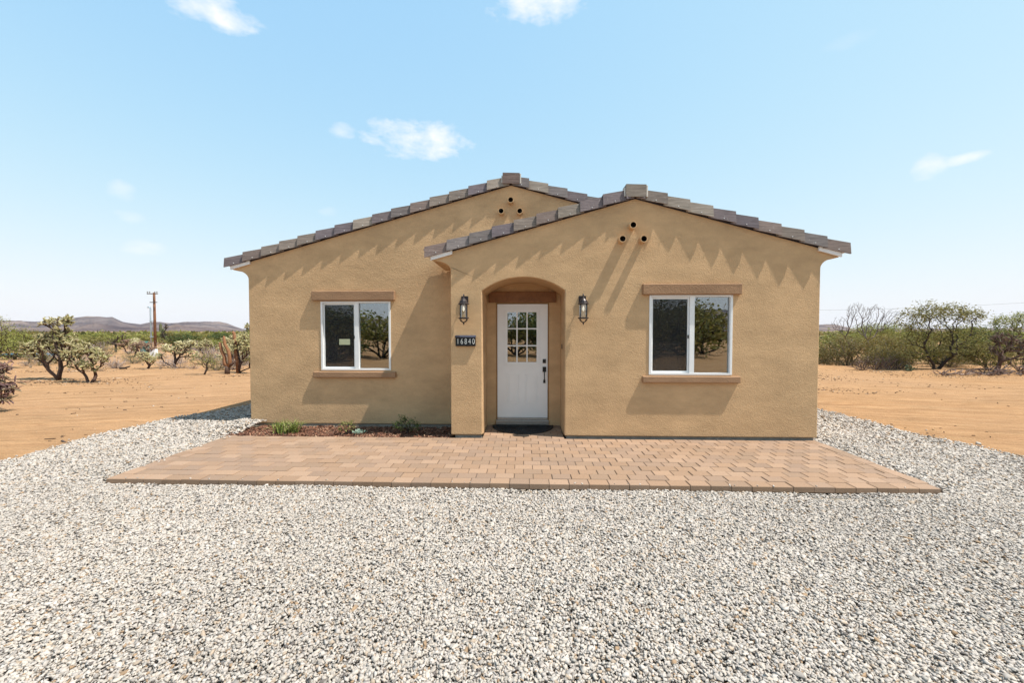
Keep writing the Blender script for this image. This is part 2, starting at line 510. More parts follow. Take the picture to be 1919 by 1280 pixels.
    base = np.array([(0.545, 0.475, 0.405), (0.52, 0.46, 0.41), (0.57, 0.51, 0.455), (0.45, 0.405, 0.355), (0.36, 0.32, 0.285), (0.47, 0.37, 0.28), (0.37, 0.25, 0.155), (0.17, 0.145, 0.13)])
    idx = RNG.choice(8, n, p=[0.30, 0.22, 0.18, 0.11, 0.07, 0.06, 0.03, 0.03])
    patch = smooth_noise(P[:, 0], P[:, 1], 40, 1.6)
    cc = base[idx] * 0.82 * RNG.uniform(0.85, 1.12, (n, 1)) * (1 + 0.14 * patch[:, None])
    Cc = np.repeat(cc, 8, axis=0)
    F = (np.arange(n)[:, None, None] * 8 + faces[None]).reshape(-1, 4)
    o = np_mesh('gravel_stones', B.reshape(-1, 3), F, Cc, M['stone'])
    tag(o, 'loose pale crushed stone gravel covering the yard', 'gravel', kind='stuff')
gravel()

def patio():
    mb = MB()
    tones = [(0.40, 0.256, 0.165), (0.375, 0.242, 0.158), (0.43, 0.28, 0.185), (0.36, 0.24, 0.162), (0.395, 0.262, 0.18), (0.352, 0.237, 0.166), (0.438, 0.29, 0.196)]
    L, W, g = 0.216, 0.152, 0.007
    def paver(x0, x1, y0, y1):
        c = random.choice(tones); k = 0.72 * random.uniform(0.95, 1.05); c = tuple(v * k for v in c)
        dz = random.uniform(-0.003, 0.003); ch = 0.005
        e = [random.uniform(-0.0015, 0.0015) for _ in range(4)]
        x0 += e[0]; x1 += e[1]; y0 += e[2]; y1 += e[3]
        vs = [(x0, y0, -0.06), (x1, y0, -0.06), (x1, y1, -0.06), (x0, y1, -0.06),
              (x0, y0, dz - ch), (x1, y0, dz - ch), (x1, y1, dz - ch), (x0, y1, dz - ch),
              (x0 + ch, y0 + ch, dz), (x1 - ch, y0 + ch, dz), (x1 - ch, y1 - ch, dz), (x0 + ch, y1 - ch, dz)]
        fs = [(8, 9, 10, 11)]
        for a, b_ in ((0, 4), (4, 8)):
            for k2 in range(4):
                k3 = (k2 + 1) % 4
                fs.append((a + k2, a + k3, b_ + k3, b_ + k2))
        mb.add(vs, fs, c)
    X0, X1, Y0 = -4.70, 4.40, -1.875
    # sailor course along both short sides
    for xs in (X0, X1 - W):
        y = Y0 + W
        while y < -0.12:
            paver(xs, xs + W - g, y, min(y + L - g, -0.03)); y += L
    # running bond between them, front row a straight border
    row = 0
    y = Y0
    while y < -0.03 - W * 0.5:
        a0, a1 = (X0, X1) if row == 0 else (X0 + W, X1 - W)
        x = a0 - (0 if row % 2 == 0 else L / 2)
        while x < a1 - 0.01:
            xa, xb = max(x, a0), min(x + L - g, a1 - g)
            if xb - xa > 0.03: paver(xa, xb, y, y + W - g)
            x += L
        y += W; row += 1
    # rows continuing into the entry alcove
    while y < 0.80:
        x = -0.66 - (0 if row % 2 == 0 else L / 2)
        while x < 0.60:
            xa, xb = max(x, -0.655), min(x + L - g, 0.61)
            if xb - xa > 0.03: paver(xa, xb, y, min(y + W - g, 0.795))
            x += L
        y += W; row += 1
    o = mb.build('paver_patio', M['paver'])
    tag(o, 'tan running bond concrete paver patio in front of the house', 'patio', kind='structure')
    jb = MB()
    jb.box(X0 + 0.004, X1 - 0.008, Y0 + 0.004, -0.04, -0.065, -0.0095)
    jb.box(-0.655, 0.61, -0.04, 0.795, -0.065, -0.0095)
    j = jb.build('paving_sand', M['joint_sand'])
    tag(j, 'dark jointing sand between the patio pavers', 'sand', kind='structure')
patio()

def mulch_bed():
    nx, ny = 90, 24
    X, Y = np.meshgrid(np.linspace(-4.95, -1.16, nx), np.linspace(-0.03, 0.95, ny))
    Z = -0.030 - 0.065 * np.clip(Y, 0, 1) + 0.018 * smooth_noise(X, Y, 5, 9) + 0.008 * smooth_noise(X, Y, 6, 25)
    V = np.stack([X, Y, Z], -1).reshape(-1, 3)
    i = np.arange(nx * ny).reshape(ny, nx)
    F = np.stack([i[:-1, :-1], i[:-1, 1:], i[1:, 1:], i[1:, :-1]], -1).reshape(-1, 4)
    n = 6500
    cx = RNG.uniform(-4.8, -1.17, n); cyy = RNG.uniform(-0.02, 0.93, n)
    cz = -0.026 - 0.065 * np.clip(cyy, 0, 1) + 0.018 * smooth_noise(cx, cyy, 5, 9) + RNG.uniform(0, 0.016, n)
    a = RNG.uniform(0, 6.28, n); ln = RNG.uniform(0.012, 0.04, n); wd = RNG.uniform(0.004, 0.010, n)
    d = np.stack([np.cos(a), np.sin(a), RNG.normal(0, 0.35, n)], 1) * ln[:, None]
    s = np.stack([-np.sin(a), np.cos(a), RNG.normal(0, 0.4, n)], 1) * wd[:, None]
    P = np.stack([cx, cyy, cz], 1)
    Q = np.stack([P - d - s, P + d - s * 0.6, P + d + s, P - d + s * 0.7], 1).reshape(-1, 3)
    tones = np.array([(0.17, 0.075, 0.045), (0.10, 0.045, 0.03), (0.26, 0.13, 0.08), (0.06, 0.03, 0.022), (0.30, 0.19, 0.12)])
    cc = np.repeat(tones[RNG.choice(5, n, p=[.35, .25, .17, .15, .08])], 4, axis=0)
    Fq = np.arange(n * 4).reshape(n, 4) + len(V)
    Vall = np.concatenate([V, Q]); Fall = np.concatenate([F, Fq])
    Call = np.concatenate([np.tile(np.array([[0.13, 0.062, 0.038]]), (len(V), 1)), cc])
    o = np_mesh('mulch_bed', Vall, Fall, Call, M['litter'])
    tag(o, 'reddish brown mulch planting bed below the left window', 'flower bed', kind='structure')
mulch_bed()

def hills():
    # skyline height (degrees) against azimuth (degrees from +Y, left negative)
    sk = [(-180, 1.0), (-150, 1.8), (-120, 1.0), (-90, 1.3), (-70, 1.0), (-60, 0.85), (-53.99, 0.94), (-53.55, 0.97), (-52.65, 0.92), (-52.03, 0.88), (-50.9, 1.01), (-50.73, 1.13), (-50.06, 1.18), (-49.36, 1.35), (-48.72, 1.47), (-47.92, 1.47), (-47.37, 1.4), (-46.98, 1.46), (-46.6, 1.2), (-46.22, 0.96), (-45.63, 0.83), (-44.9, 0.73), (-44.11, 0.96), (-43.77, 1.0), (-43.34, 1.01), (-42.6, 0.87), (-41.8, 0.94), (-41.34, 1.04), (-39.22, 1.07), (-38.23, 1.11), (-37.48, 0.93), (-36.72, 0.57), (-35.94, 0.25), (-35.36, 0.19),
          (-34, 0.15), (-10, 0.3), (20, 0.5), (33, 0.55), (35.81, 0.73), (36.43, 0.78), (37.23, 0.77), (37.92, 0.53), (38.82, 0.23), (50, 0.3), (70, 0.6), (100, 1.0), (130, 1.5), (155, 2.6), (165, 2.2), (180, 1.0)]
    az = np.array([s[0] for s in sk], float); el = np.array([s[1] for s in sk], float)
    def ridge(name, label, r0, r1, base_el, scale, seed, jag):
        A = np.concatenate([np.arange(-180, -58, 1.0), np.arange(-58, -32, 0.06), np.arange(-32, 32, 1.0), np.arange(32, 56, 0.08), np.arange(56, 180.5, 1.0)])
        top = np.interp(A, az, el) * scale if base_el is None else base_el(A)
        rg = np.random.default_rng(seed)
        def fb(x, f0, octs, ph):
            o = np.zeros_like(x)
            for j in range(octs): o += 0.55 ** j * np.sin(np.radians(x) * f0 * 2.03 ** j + ph[j])
            return o / 1.9
        ph = rg.uniform(0, 6.3, 12)
        K = 26
        tt = np.linspace(0, 1, K)
        V = []
        for k in range(K):
            u = tt[k]
            rad = r0 + (r1 - r0) * u
            prof = 0.62 * u ** 1.3 + 0.38 * (1 / (1 + np.exp(-(u - 0.80) * 26))) / (1 / (1 + math.exp(-0.2 * 26)))
            H = np.tan(np.radians(top)) * r1 * min(prof, 1.0)
            rel = math.sin(math.pi * u) ** 0.7 if 0 < u < 1 else 0.0
            gul = np.abs(fb(A + 0.9 * np.sin(u * 5 + A * 0.7), 95, 6, ph)) - 0.4
            sw = fb(A, 31, 3, ph[6:])
            H = H * (1 + rel * (0.30 * gul + 0.10 * sw)) + (jag * fb(A, 300, 4, ph) * np.clip(top, 0, 1) if u == 1 else 0)
            V.append(np.stack([rad * np.sin(np.radians(A)), rad * np.cos(np.radians(A)) - 6.15, np.maximum(H, -2) + GZ], 1))
        V.append(np.stack([(r1 * 1.25) * np.sin(np.radians(A)), (r1 * 1.25) * np.cos(np.radians(A)) - 6.15, np.full_like(A, -5.0)], 1))
        V = np.concatenate(V); n = len(A); Kt = K + 1
        i = np.arange(Kt * n).reshape(Kt, n)
        F = np.stack([i[:-1, :-1], i[:-1, 1:], i[1:, 1:], i[1:, :-1]], -1).reshape(-1, 4)
        o = np_mesh(name, V, F, np.ones((len(V), 3)), M['mountain_rock'], smooth=True)
        tag(o, label, 'hills', kind='structure')
    ridge('mountains', 'flat topped purple desert mountains along the horizon', 1500, 2600, None, 1.0, 4, 0.35)
    def low(A):
        pts = [(-180, .4), (-60, .35), (-54.0, 0.38), (-52.2, 0.39), (-49.56, 0.31), (-48.85, 0.70), (-48.19, 0.90), (-47.57, 0.75), (-46.42, 0.5), (-43.35, 0.42), (-42.02, 0.78), (-41.12, 0.6), (-38, .3), (-35.4, 0.0), (-30, .1), (30, .2), (180, .4)]
        return np.interp(A, [p_[0] for p_ in pts], [p_[1] for p_ in pts])
    ridge('foothills', 'lower brown foothills before the purple mountains', 900, 1350, low, 1.0, 9, 0.12)
hills()

# ------------------------------------------------------------------ house
SL = 0.278
house = empty('house', (0, 0, 0))
tag(house, 'single storey tan stucco house with two tiled gables', 'house')

def slab_with_holes(outline, holes, y0, y1):
    """polygon in XZ with holes, thickened from y0 (front) to y1"""
    bm = bmesh.new()
    edges = []
    for loop in [outline] + holes:
        vs = [bm.verts.new((x, y0, z)) for x, z in loop]
        for i in range(len(vs)):
            edges.append(bm.edges.new((vs[i], vs[(i + 1) % len(vs)])))
    bmesh.ops.triangle_fill(bm, use_beauty=True, use_dissolve=False, edges=edges, normal=(0, -1, 0))
    bmesh.ops.recalc_face_normals(bm, faces=bm.faces[:])
    fr = bm.faces[:]
    ext = bmesh.ops.extrude_face_region(bm, geom=fr)
    for e in ext['geom']:
        if isinstance(e, bmesh.types.BMVert): e.co.y = y1
    bmesh.ops.recalc_face_normals(bm, faces=bm.faces[:])
    return bm

def cove(xw, zb, xo, zo, n=7):
    """quarter curve from wall point up and out to the eave"""
    out = []
    for i in range(n + 1):
        a = (math.pi / 2) * i / n
        out.append((xw + (xo - xw) * (1 - math.cos(a)), zb + (zo - zb) * math.sin(a)))
    return out

# --- front block (projecting gable) -------------------------------------
FX0, FX1, FAX, FAZ = -1.15, 4.445, 1.669, 3.685
def fz(x): return FAZ - SL * abs(x - FAX)
arch = []
cxa, zs, za, hw = -0.022, 2.277, 2.49, 0.640
Rr = (hw * hw + (za - zs) ** 2) / (2 * (za - zs)); cz = za - Rr
a0 = math.asin(hw / Rr)
for i in range(17):
    a = -a0 + 2 * a0 * i / 16
    arch.append((cxa + Rr * math.sin(a), cz + Rr * math.cos(a)))
ZB = 0.030
left_cove = cove(FX0, 2.60, FX0 - 0.29, fz(FX0 - 0.29) - 0.075)
right_cove = cove(FX1, 2.60, FX1 + 0.27, fz(FX1 + 0.27) - 0.075)
outline = [(FX0, ZB)] + left_cove + [(FX0 - 0.29, fz(FX0 - 0.29)), (FAX, FAZ), (FX1 + 0.27, fz(FX1 + 0.27))] + right_cove[::-1] + [(FX1, ZB), (0.618, ZB)] + arch[::-1] + [(-0.662, ZB)]
rw = (1.90, 3.151, 0.985, 2.205)
lw = (-3.711, -2.427, 0.943, 2.193)
def rect(w, e=0.0): return [(w[0] + e, w[2] + e), (w[1] - e, w[2] + e), (w[1] - e, w[3] - e), (w[0] + e, w[3] - e)]
bm = slab_with_holes(outline, [rect(rw, 0.012)], 0.0, 0.15)
o_bm = MB(); o_bm.bm(bm)
# side walls of the front block, with the cove run along under the eave
def side_strip(mb, prof, y0, y1):
    n = len(prof)
    vs = [(x, y0, z) for x, z in prof] + [(x, y1, z) for x, z in prof]
    fs = [(i, i + 1, n + i + 1, n + i) for i in range(n - 1)]
    mb.add(vs, fs)
side_strip(o_bm, [(FX0, ZB)] + left_cove + [(FX0 - 0.29, fz(FX0 - 0.29))], 0.15, 0.975)
side_strip(o_bm, [(FX1, ZB)] + right_cove + [(FX1 + 0.27, fz(FX1 + 0.27))], 0.15, 12.4)
# alcove lining (jambs and barrel soffit)
side_strip(o_bm, [(-0.662, 0.0)] + arch + [(0.618, 0.0)], 0.15, 0.80)
# alcove back wall round the door
dx0, dx1, dz0, dz1 = -0.481, 0.398, 0.135, 2.126
def fr_piece(x0, x1, z0, z1): o_bm.box(x0, x1, 0.80, 0.92, z0, z1)
fr_piece(-0.80, dx0 - 0.022, -0.02, 2.6)
fr_piece(dx1 + 0.022, 0.75, -0.02, 2.6)
fr_piece(dx0 - 0.022, dx1 + 0.022, dz1 + 0.02, 2.6)
wallf = o_bm.build('porch_wall', M['stucco'], house)
bv = wallf.modifiers.new('bevel', 'BEVEL'); bv.width = 0.014; bv.segments = 3; bv.limit_method = 'ANGLE'; bv.angle_limit = R(55)

# --- main block ------------------------------------------------------------
MX0, MX1, MAX_, MAZ, MY = -5.05, 4.43, -0.245, 4.265, 0.98
def mz(x): return MAZ - SL * abs(x - MAX_)
mlc = cove(MX0, 2.60, MX0 - 0.29, mz(MX0 - 0.29) - 0.075)
ZM = -0.040
out2 = [(MX0, ZM)] + mlc + [(MX0 - 0.29, mz(MX0 - 0.29)), (MAX_, MAZ), (MX1, mz(MX1)), (MX1, ZM)]
bm = slab_with_holes(out2, [rect(lw, 0.012), [(-1.0, 0.02), (4.2, 0.02), (4.2, 2.45), (-1.0, 2.45)]], MY, MY + 0.15)
wb = MB(); wb.bm(bm)
side_strip(wb, [(MX0, ZM)] + mlc + [(MX0 - 0.29, mz(MX0 - 0.29))], MY + 0.15, 12.4)
bm = slab_with_holes(out2, [], 12.4, 12.55); wb.bm(bm)
wallm = wb.build('wall', M['stucco'], house)
bv = wallm.modifiers.new('bevel', 'BEVEL'); bv.width = 0.014; bv.segments = 3; bv.limit_method = 'ANGLE'; bv.angle_limit = R(55)
# inside of the rooms, seen only through the glass
ib = MB()
ib.box(MX0 + 0.2, MX1 - 0.1, 5.2, 5.3, 0, 2.6); ib.box(MX0 + 0.2, MX1 - 0.1, MY + 0.16, 5.2, -0.01, 0.04); ib.box(0.87, FX1 - 0.1, 0.2, MY, -0.01, 0.04)
ib.box(MX0 + 0.2, MX1 - 0.1, MY + 0.16, 5.2, 2.5, 2.6); ib.box(FX0 + 0.15, FX1 - 0.1, 0.2, MY, 2.5, 2.58)
ib.box(-1.15, -1.05, MY + 0.2, 5.2, 0.04, 2.5); ib.box(1.05, 1.15, 0.95, 5.2, 0.04, 2.5); ib.box(0.76, 0.86, 0.16, 0.95, 0.04, 2.5)
ib.build('room_lining', M['interior'], house)

fb = MB()
fb.box(FX0 + 0.06, -0.69, 0.035, 0.9, -0.1, 0.028); fb.box(0.65, FX1 - 0.035, 0.035, 0.9, -0.1, 0.028)
fb.box(MX0 + 0.035, FX0 - 0.02, MY + 0.035, MY + 0.2, -0.12, ZM - 0.002)
fb.box(MX0 + 0.035, MX0 + 0.15, MY + 0.2, 12.4, -0.12, ZM - 0.002)
fb.build('foundation', M['foundation'], house)

# --- roofs -----------------------------------------------------------------
TONES = [(0.215, 0.165, 0.145), (0.185, 0.150, 0.152), (0.245, 0.20, 0.170), (0.160, 0.133, 0.142), (0.23, 0.17, 0.150), (0.195, 0.168, 0.160), (0.28, 0.235, 0.195)]
RISE = 0.176
EXP = 0.352
ct, st_ = math.cos(math.atan(SL)), math.sin(math.atan(SL))
def roof(ax, az_, xl, xr, y0, y1, seed, left=True, right=True):
    rnd = random.Random(seed)
    deck = MB(); tiles = MB()
    for sgn, xe, on in ((-1, xl, left), (1, xr, right)):
        if not on: continue
        Lh = abs(xe - ax)
        Ls = Lh / ct
        def P(s, w, y):  # s along slope from the ridge down, w normal to the slope
            return (ax + sgn * (s * ct + w * st_), y, az_ - s * st_ + w * ct)
        # deck board: sits on the wall top
        vs = [P(s, w, y) for y in (y0 + 0.02, y1) for s, w in ((0, 0.02), (Ls - 0.03, 0.02), (Ls - 0.03, 0.085), (0, 0.085))]
        deck.add(vs, [(0, 1, 2, 3), (7, 6, 5, 4), (0, 4, 5, 1), (1, 5, 6, 2), (2, 6, 7, 3), (3, 7, 4, 0)])
        ncourse = int(Ls / EXP) + 1
        for k in range(ncourse):
            sb = Ls - k * EXP            # lower edge
            stp = max(sb - EXP - 0.07, 0.0)
            if sb < 0.12: continue
            y = y0 + 0.055 - (0 if k % 2 == 0 else 0.16)
            while y < y1:
                ya, yb = max(y, y0 + 0.055), min(y + 0.326, y1)
                if yb - ya > 0.04:
                    c = rnd.choice(TONES); kk = rnd.uniform(0.85, 1.12); c = tuple(v * kk for v in c)
                    j = rnd.uniform(-0.006, 0.006)
                    vs = [P(s, w, yy) for yy in (ya, yb) for s, w in ((stp, 0.09), (sb + j, 0.115), (sb + j, 0.145), (stp, 0.112))]
                    tiles.add(vs, [(0, 1, 2, 3), (7, 6, 5, 4), (0, 4, 5, 1), (1, 5, 6, 2), (2, 6, 7, 3), (3, 7, 4, 0)], c)
                y += 0.33
    o = tiles.build('roof', M['roof_tile'], house)
    deck.build('roof_deck', M['white_board'], o)
    return o
def rake(ax, az_, xl, xr, y0, parent, seed, left=True, right=True, nail=True):
    """barge tiles hung over the gable edge: each an L, lower end lapped out and up over the next"""
    rnd = random.Random(seed)
    tb = MB(); fl = MB(); nails = []
    for sgn, xe, on in ((-1, xl, left), (1, xr, right)):
        if not on: continue
        Ls = abs(xe - ax) / ct
        def P(s, w, y): return (ax + sgn * (s * ct), y, az_ - s * st_ + w)
        k = 0; sb = Ls
        while sb > 0.10:
            stp = max(sb - EXP - (0.06 if sgn < 0 else 0.05), 0.02)
            if k == 0 and sgn < 0: pass
            c = rnd.choice(TONES); kk = rnd.uniform(0.85, 1.15); c = tuple(v * kk for v in c)
            lo = (0.036, 0.018) if k else (0.030, 0.010)           # lap out, lap up at the lower end
            hi = (-0.002, -0.012)
            th = 0.022
            zb_, zt = -0.008, RISE - 0.024
            jz = rnd.uniform(-0.004, 0.004); jo = rnd.uniform(-0.004, 0.004)
            yf_l, yf_h = y0 - lo[0] + jo, y0 - hi[0]
            # vertical leg
            vs = [P(stp, zb_ + hi[1] + 0.006, yf_h), P(sb, zb_ + lo[1] * 0.35 + jz, yf_l), P(sb, zt + lo[1] + jz, yf_l + 0.020), P(stp, zt + hi[1], yf_h + 0.020),
                  P(stp, zb_ + hi[1] + 0.006, yf_h + th), P(sb, zb_ + lo[1] * 0.35 + jz, yf_l + th), P(sb, zt + lo[1] + jz, yf_l + 0.020 + th), P(stp, zt + hi[1], yf_h + 0.020 + th)]
            q = [(0, 1, 2, 3), (7, 6, 5, 4), (0, 4, 5, 1), (1, 5, 6, 2), (2, 6, 7, 3), (3, 7, 4, 0)]
            tb.add(vs, q, c)
            # top leg lying back over the field tiles
            vs = [P(stp, zt + hi[1] - th, yf_h + 0.020 + th), P(sb, zt + lo[1] + jz - th, yf_l + 0.020 + th), P(sb, zt + lo[1] + jz, yf_l + 0.020 + th), P(stp, zt + hi[1], yf_h + 0.020 + th),
                  P(stp, zt + hi[1] - th, yf_h + 0.19), P(sb, zt + lo[1] + jz - th, yf_l + 0.19), P(sb, zt + lo[1] + jz, yf_l + 0.19), P(stp, zt + hi[1], yf_h + 0.19)]
            tb.add(vs, q, c)
            sm = (sb * 0.55 + stp * 0.45)
            pn = P(sm, 0.022, 0)
            ym = yf_l * 0.55 + yf_h * 0.45
            nails.append((pn[0], ym - 0.001, pn[2]))
            sb -= EXP * rnd.uniform(0.97, 1.03); k += 1
        # dark felt edge showing below the tiles
        vs = [P(0.0, -0.022, y0 + 0.028), P(Ls - 0.34, -0.022, y0 + 0.028), P(Ls - 0.34, 0.03, y0 + 0.028), P(0.0, 0.03, y0 + 0.028),
              P(0.0, -0.022, y0 + 0.048), P(Ls - 0.34, -0.022, y0 + 0.048), P(Ls - 0.34, 0.03, y0 + 0.048), P(0.0, 0.03, y0 + 0.048)]
        fl.add(vs, [(0, 1, 2, 3), (7, 6, 5, 4), (0, 4, 5, 1), (1, 5, 6, 2), (2, 6, 7, 3), (3, 7, 4, 0)])
    tb.build('rake_tiles', M['roof_tile'], parent)
    fl.build('roof_felt', M['felt'], parent)
    nl = MB(); nl.tube([(0, -0.007, 0), (0, 0.011, 0)], 0.0065, 6)
    no = nl.build('nail_head', M['white_vinyl'], parent, loc=nails[0])
    for q_ in nails[1:]:
        c_ = no.copy(); c_.location = q_; link(c_)
def ridge(ax, az_, y0, y1, parent, seed, ctone):
    rnd = random.Random(seed)
    cb = MB(); mo = MB()
    zt = az_ + RISE - 0.010
    y = y0 + 0.02
    while y < y1:
        c = rnd.choice(TONES)
        w = 0.145; h = 0.05
        ye = min(y + 0.40, y1)
        prof = [(-w, -0.055), (-0.06, 0.0), (0.06, 0.0), (w, -0.055), (w - 0.01, -0.085), (0.05, -0.03), (-0.05, -0.03), (-w + 0.01, -0.085)]
        n = len(prof)
        vs = [(ax + x, y - 0.01, zt + z + 0.012) for x, z in prof] + [(ax + x, ye + 0.05, zt + z - 0.008) for x, z in prof]
        cb.add(vs, [tuple(range(n))[::-1], tuple(range(n, 2 * n))] + [(i, (i + 1) % n, n + (i + 1) % n, n + i) for i in range(n)], c)
        y += 0.36
    # front end piece: a rake tile standing over the peak, pointed in mortar
    yb = y0 - 0.030
    vs = [(ax - 0.155, yb, az_ - 0.004), (ax + 0.148, yb, az_ - 0.010), (ax + 0.152, yb, zt + 0.006), (ax - 0.148, yb, zt + 0.016)]
    vs += [(x, yy + 0.025, z) for x, yy, z in vs]
    cb.add(vs, [(0, 1, 2, 3), (7, 6, 5, 4), (0, 4, 5, 1), (1, 5, 6, 2), (2, 6, 7, 3), (3, 7, 4, 0)], ctone)
    vs = [(ax - 0.148, yb + 0.025, zt - 0.02), (ax + 0.152, yb + 0.025, zt - 0.02), (ax + 0.152, yb + 0.025, zt + 0.006), (ax - 0.148, yb + 0.025, zt + 0.016)]
    vs += [(x, yy + 0.20, z) for x, yy, z in vs]
    cb.add(vs, [(0, 1, 2, 3), (7, 6, 5, 4), (0, 4, 5, 1), (1, 5, 6, 2), (2, 6, 7, 3), (3, 7, 4, 0)], ctone)
    cb.build('ridge_cap', M['roof_tile'], parent)
    mo.box(ax + 0.152, ax + 0.176, yb + 0.004, yb + 0.14, az_ - 0.012, zt - 0.004, ch=0.006)
    mo.build('ridge_mortar', M['mortar'], parent); mo = MB()
    mo.box(ax - 0.172, ax - 0.153, yb + 0.018, yb + 0.14, az_ + 0.006, zt - 0.03, ch=0.006)
    mo.build('ridge_mortar', M['mortar'], parent)
def fascia(pts, parent):
    for (xa, xb, fn, y0, y1) in pts:
        mb = MB()
        za_, zb2 = fn(xa), fn(xb)
        vs = [(xa, y0, za_ - 0.068), (xb, y0, zb2 - 0.068), (xb, y0, zb2 - 0.004), (xa, y0, za_ - 0.004)]
        vs += [(x, y1, z) for x, _, z in vs]
        mb.add(vs, [(0, 1, 2, 3), (7, 6, 5, 4), (0, 4, 5, 1), (1, 5, 6, 2), (2, 6, 7, 3), (3, 7, 4, 0)])
        mb.build('fascia_board', M['white_board'], parent)

YR = -0.040
rf_f = roof(FAX, FAZ, -1.545, 4.835, -0.03, 0.945, 3)
rake(FAX, FAZ, -1.545, 4.835, YR, rf_f, 5)
ridge(FAX, FAZ, YR, 0.70, rf_f, 7, (0.27, 0.225, 0.185))
fascia([(-1.455, -1.12, fz, -0.032, -0.004), (4.395, 4.73, fz, -0.032, -0.004)], rf_f)
rf_m = roof(MAX_, MAZ, -5.455, 4.80, MY - 0.03, 12.7, 13)
rake(MAX_, MAZ, -5.455, 4.80, MY + YR, rf_m, 15)
ridge(MAX_, MAZ, MY + YR, 12.6, rf_m, 17, (0.20, 0.145, 0.125))
fascia([(-5.36, -5.0, mz, MY - 0.032, MY - 0.004)], rf_m)

# --- clay vent pipes -------------------------------------------------------
def pipe(x, z, yw):
    mb = MB(); n = 20
    ro, ri, L = 0.053, 0.043, 0.125
    prof = [(ro, yw + 0.02), (ro, yw - L), (ri, yw - L), (ri, yw + 0.02)]
    vs = []
    for r_, y in prof:
        for k in range(n):
            a = 2 * math.pi * k / n
            vs.append((x + r_ * math.cos(a), y, z + r_ * math.sin(a)))
    fs = [(i * n + k, i * n + (k + 1) % n, (i + 1) * n + (k + 1) % n, (i + 1) * n + k) for i in range(3) for k in range(n)]
    mb.add(vs, fs)
    o = mb.build('vent_pipe', M['stucco'], house)
    db = MB()
    vs = [(x + (ri - 0.0005) * math.cos(2 * math.pi * k / n), y, z + (ri - 0.0005) * math.sin(2 * math.pi * k / n)) for y in (yw - L + 0.006, yw - 0.01) for k in range(n)]
    db.add(vs, [(k, (k + 1) % n, n + (k + 1) % n, n + k) for k in range(n)] + [tuple(range(n, 2 * n))])
    db.build('pipe_bore', M['pipe_dark'], o)
for x, z in ((1.649, 3.275), (1.49, 3.066), (1.812, 3.064)): pipe(x * 0.98, 1.66 + (z - 1.66) * 0.98, 0.0)
for x, z in ((-0.254, 3.993), (-0.425, 3.797), (-0.093, 3.794)): pipe(x * 0.983, 1.66 + (z - 1.66) * 0.983, MY)

# --- windows ---------------------------------------------------------------
def ring(mb, x0, x1, z0, z1, w, y0, y1, wz=None):
    wz = w if wz is None else wz
    mb.box(x0, x0 + w, y0, y1, z0, z1, ch=0.003); mb.box(x1 - w, x1, y0, y1, z0, z1, ch=0.003)
    mb.box(x0 + w, x1 - w, y0, y1, z0, z0 + wz); mb.box(x0 + w, x1 - w, y0, y1, z1 - wz, z1)
def window(w, yw, lint, sill, sticker=None):
    x0, x1, z0, z1 = w
    fr = MB()
    ring(fr, x0, x1, z0, z1, 0.036, yw - 0.012, yw + 0.07, 0.030)
    xm = (x0 + x1) / 2 + 0.02
    fr.box(xm - 0.036, xm + 0.036, yw - 0.008, yw + 0.065, z0 + 0.030, z1 - 0.030)
    f = fr.build('window', M['white_vinyl'], house)
    sa = MB(); ring(sa, x0 + 0.0375, xm - 0.0375, z0 + 0.0315, z1 - 0.0315, 0.024, yw + 0.016, yw + 0.05, 0.028)
    sa.build('sash', M['white_vinyl'], f)
    def pane(xa, xb, za_, zb2, y):
        mb = MB()
        mb.box(xa, xb, y, y + 0.006, za_, zb2)
        return mb.build('pane', M['pane_glass'], f)
    pane(x0 + 0.061, xm - 0.061, z0 + 0.059, z1 - 0.059, yw + 0.032)
    pane(xm + 0.036, x1 - 0.036, z0 + 0.030, z1 - 0.030, yw + 0.030)
    sc = MB(); sc.box(x0 + 0.061, xm - 0.061, yw + 0.022, yw + 0.0232, z0 + 0.059, z1 - 0.059)
    sc.build('insect_screen', M['insect_screen'], f)
    lt = MB(); lt.box(xm - 0.060, xm - 0.046, yw + 0.002, yw + 0.016, (z0 + z1) / 2 - 0.05, (z0 + z1) / 2 + 0.0)
    lt.build('latch', M['black_metal'], f)
    for nm, (xa, xb, za_, zb2), pr in (('lintel', lint, 0.064), ('sill', sill, 0.060)):
        mb = MB(); mb.box(xa, xb, yw - pr, yw + 0.004, za_, zb2, ch=0.012)
        mb.build(nm, M['lintel_stucco'], house)
    return f
window(rw, 0.0, (1.786, 3.262, 2.209, 2.372), (1.796, 3.262, 0.868, 0.968))
wl = window(lw, MY, (-3.856, -2.340, 2.209, 2.378), (-3.846, -2.330, 0.812, 0.918))
# a loose label stuck inside the left pane
mb = MB(); mb.box(-3.385, -3.185, MY + 0.016, MY + 0.0165, 1.405, 1.510)
mb.build('pane_label', M['sticker'], wl)

# --- door ------------------------------------------------------------------
YD = 0.80
jb = MB()
jb.box(dx0 - 0.022, dx0 - 0.003, YD + 0.002, YD + 0.10, 0.02, dz1 + 0.02); jb.box(dx1 + 0.003, dx1 + 0.022, YD + 0.002, YD + 0.10, 0.02, dz1 + 0.02)
jb.box(dx0 - 0.003, dx1 + 0.003, YD + 0.002, YD + 0.10, dz1 + 0.003, dz1 + 0.02)
jb.build('door_frame', M['jamb_wood'], house)
gx0, gx1, gz0, gz1 = -0.313, 0.214, 1.100, 1.995
db = MB()
YF = YD + 0.012
db.box(dx0, gx0 - 0.002, YF, YF + 0.045, dz0, dz1); db.box(gx1 + 0.002, dx1, YF, YF + 0.045, dz0, dz1)
db.box(gx0 - 0.002, gx1 + 0.002, YF, YF + 0.045, gz1 + 0.002, dz1)
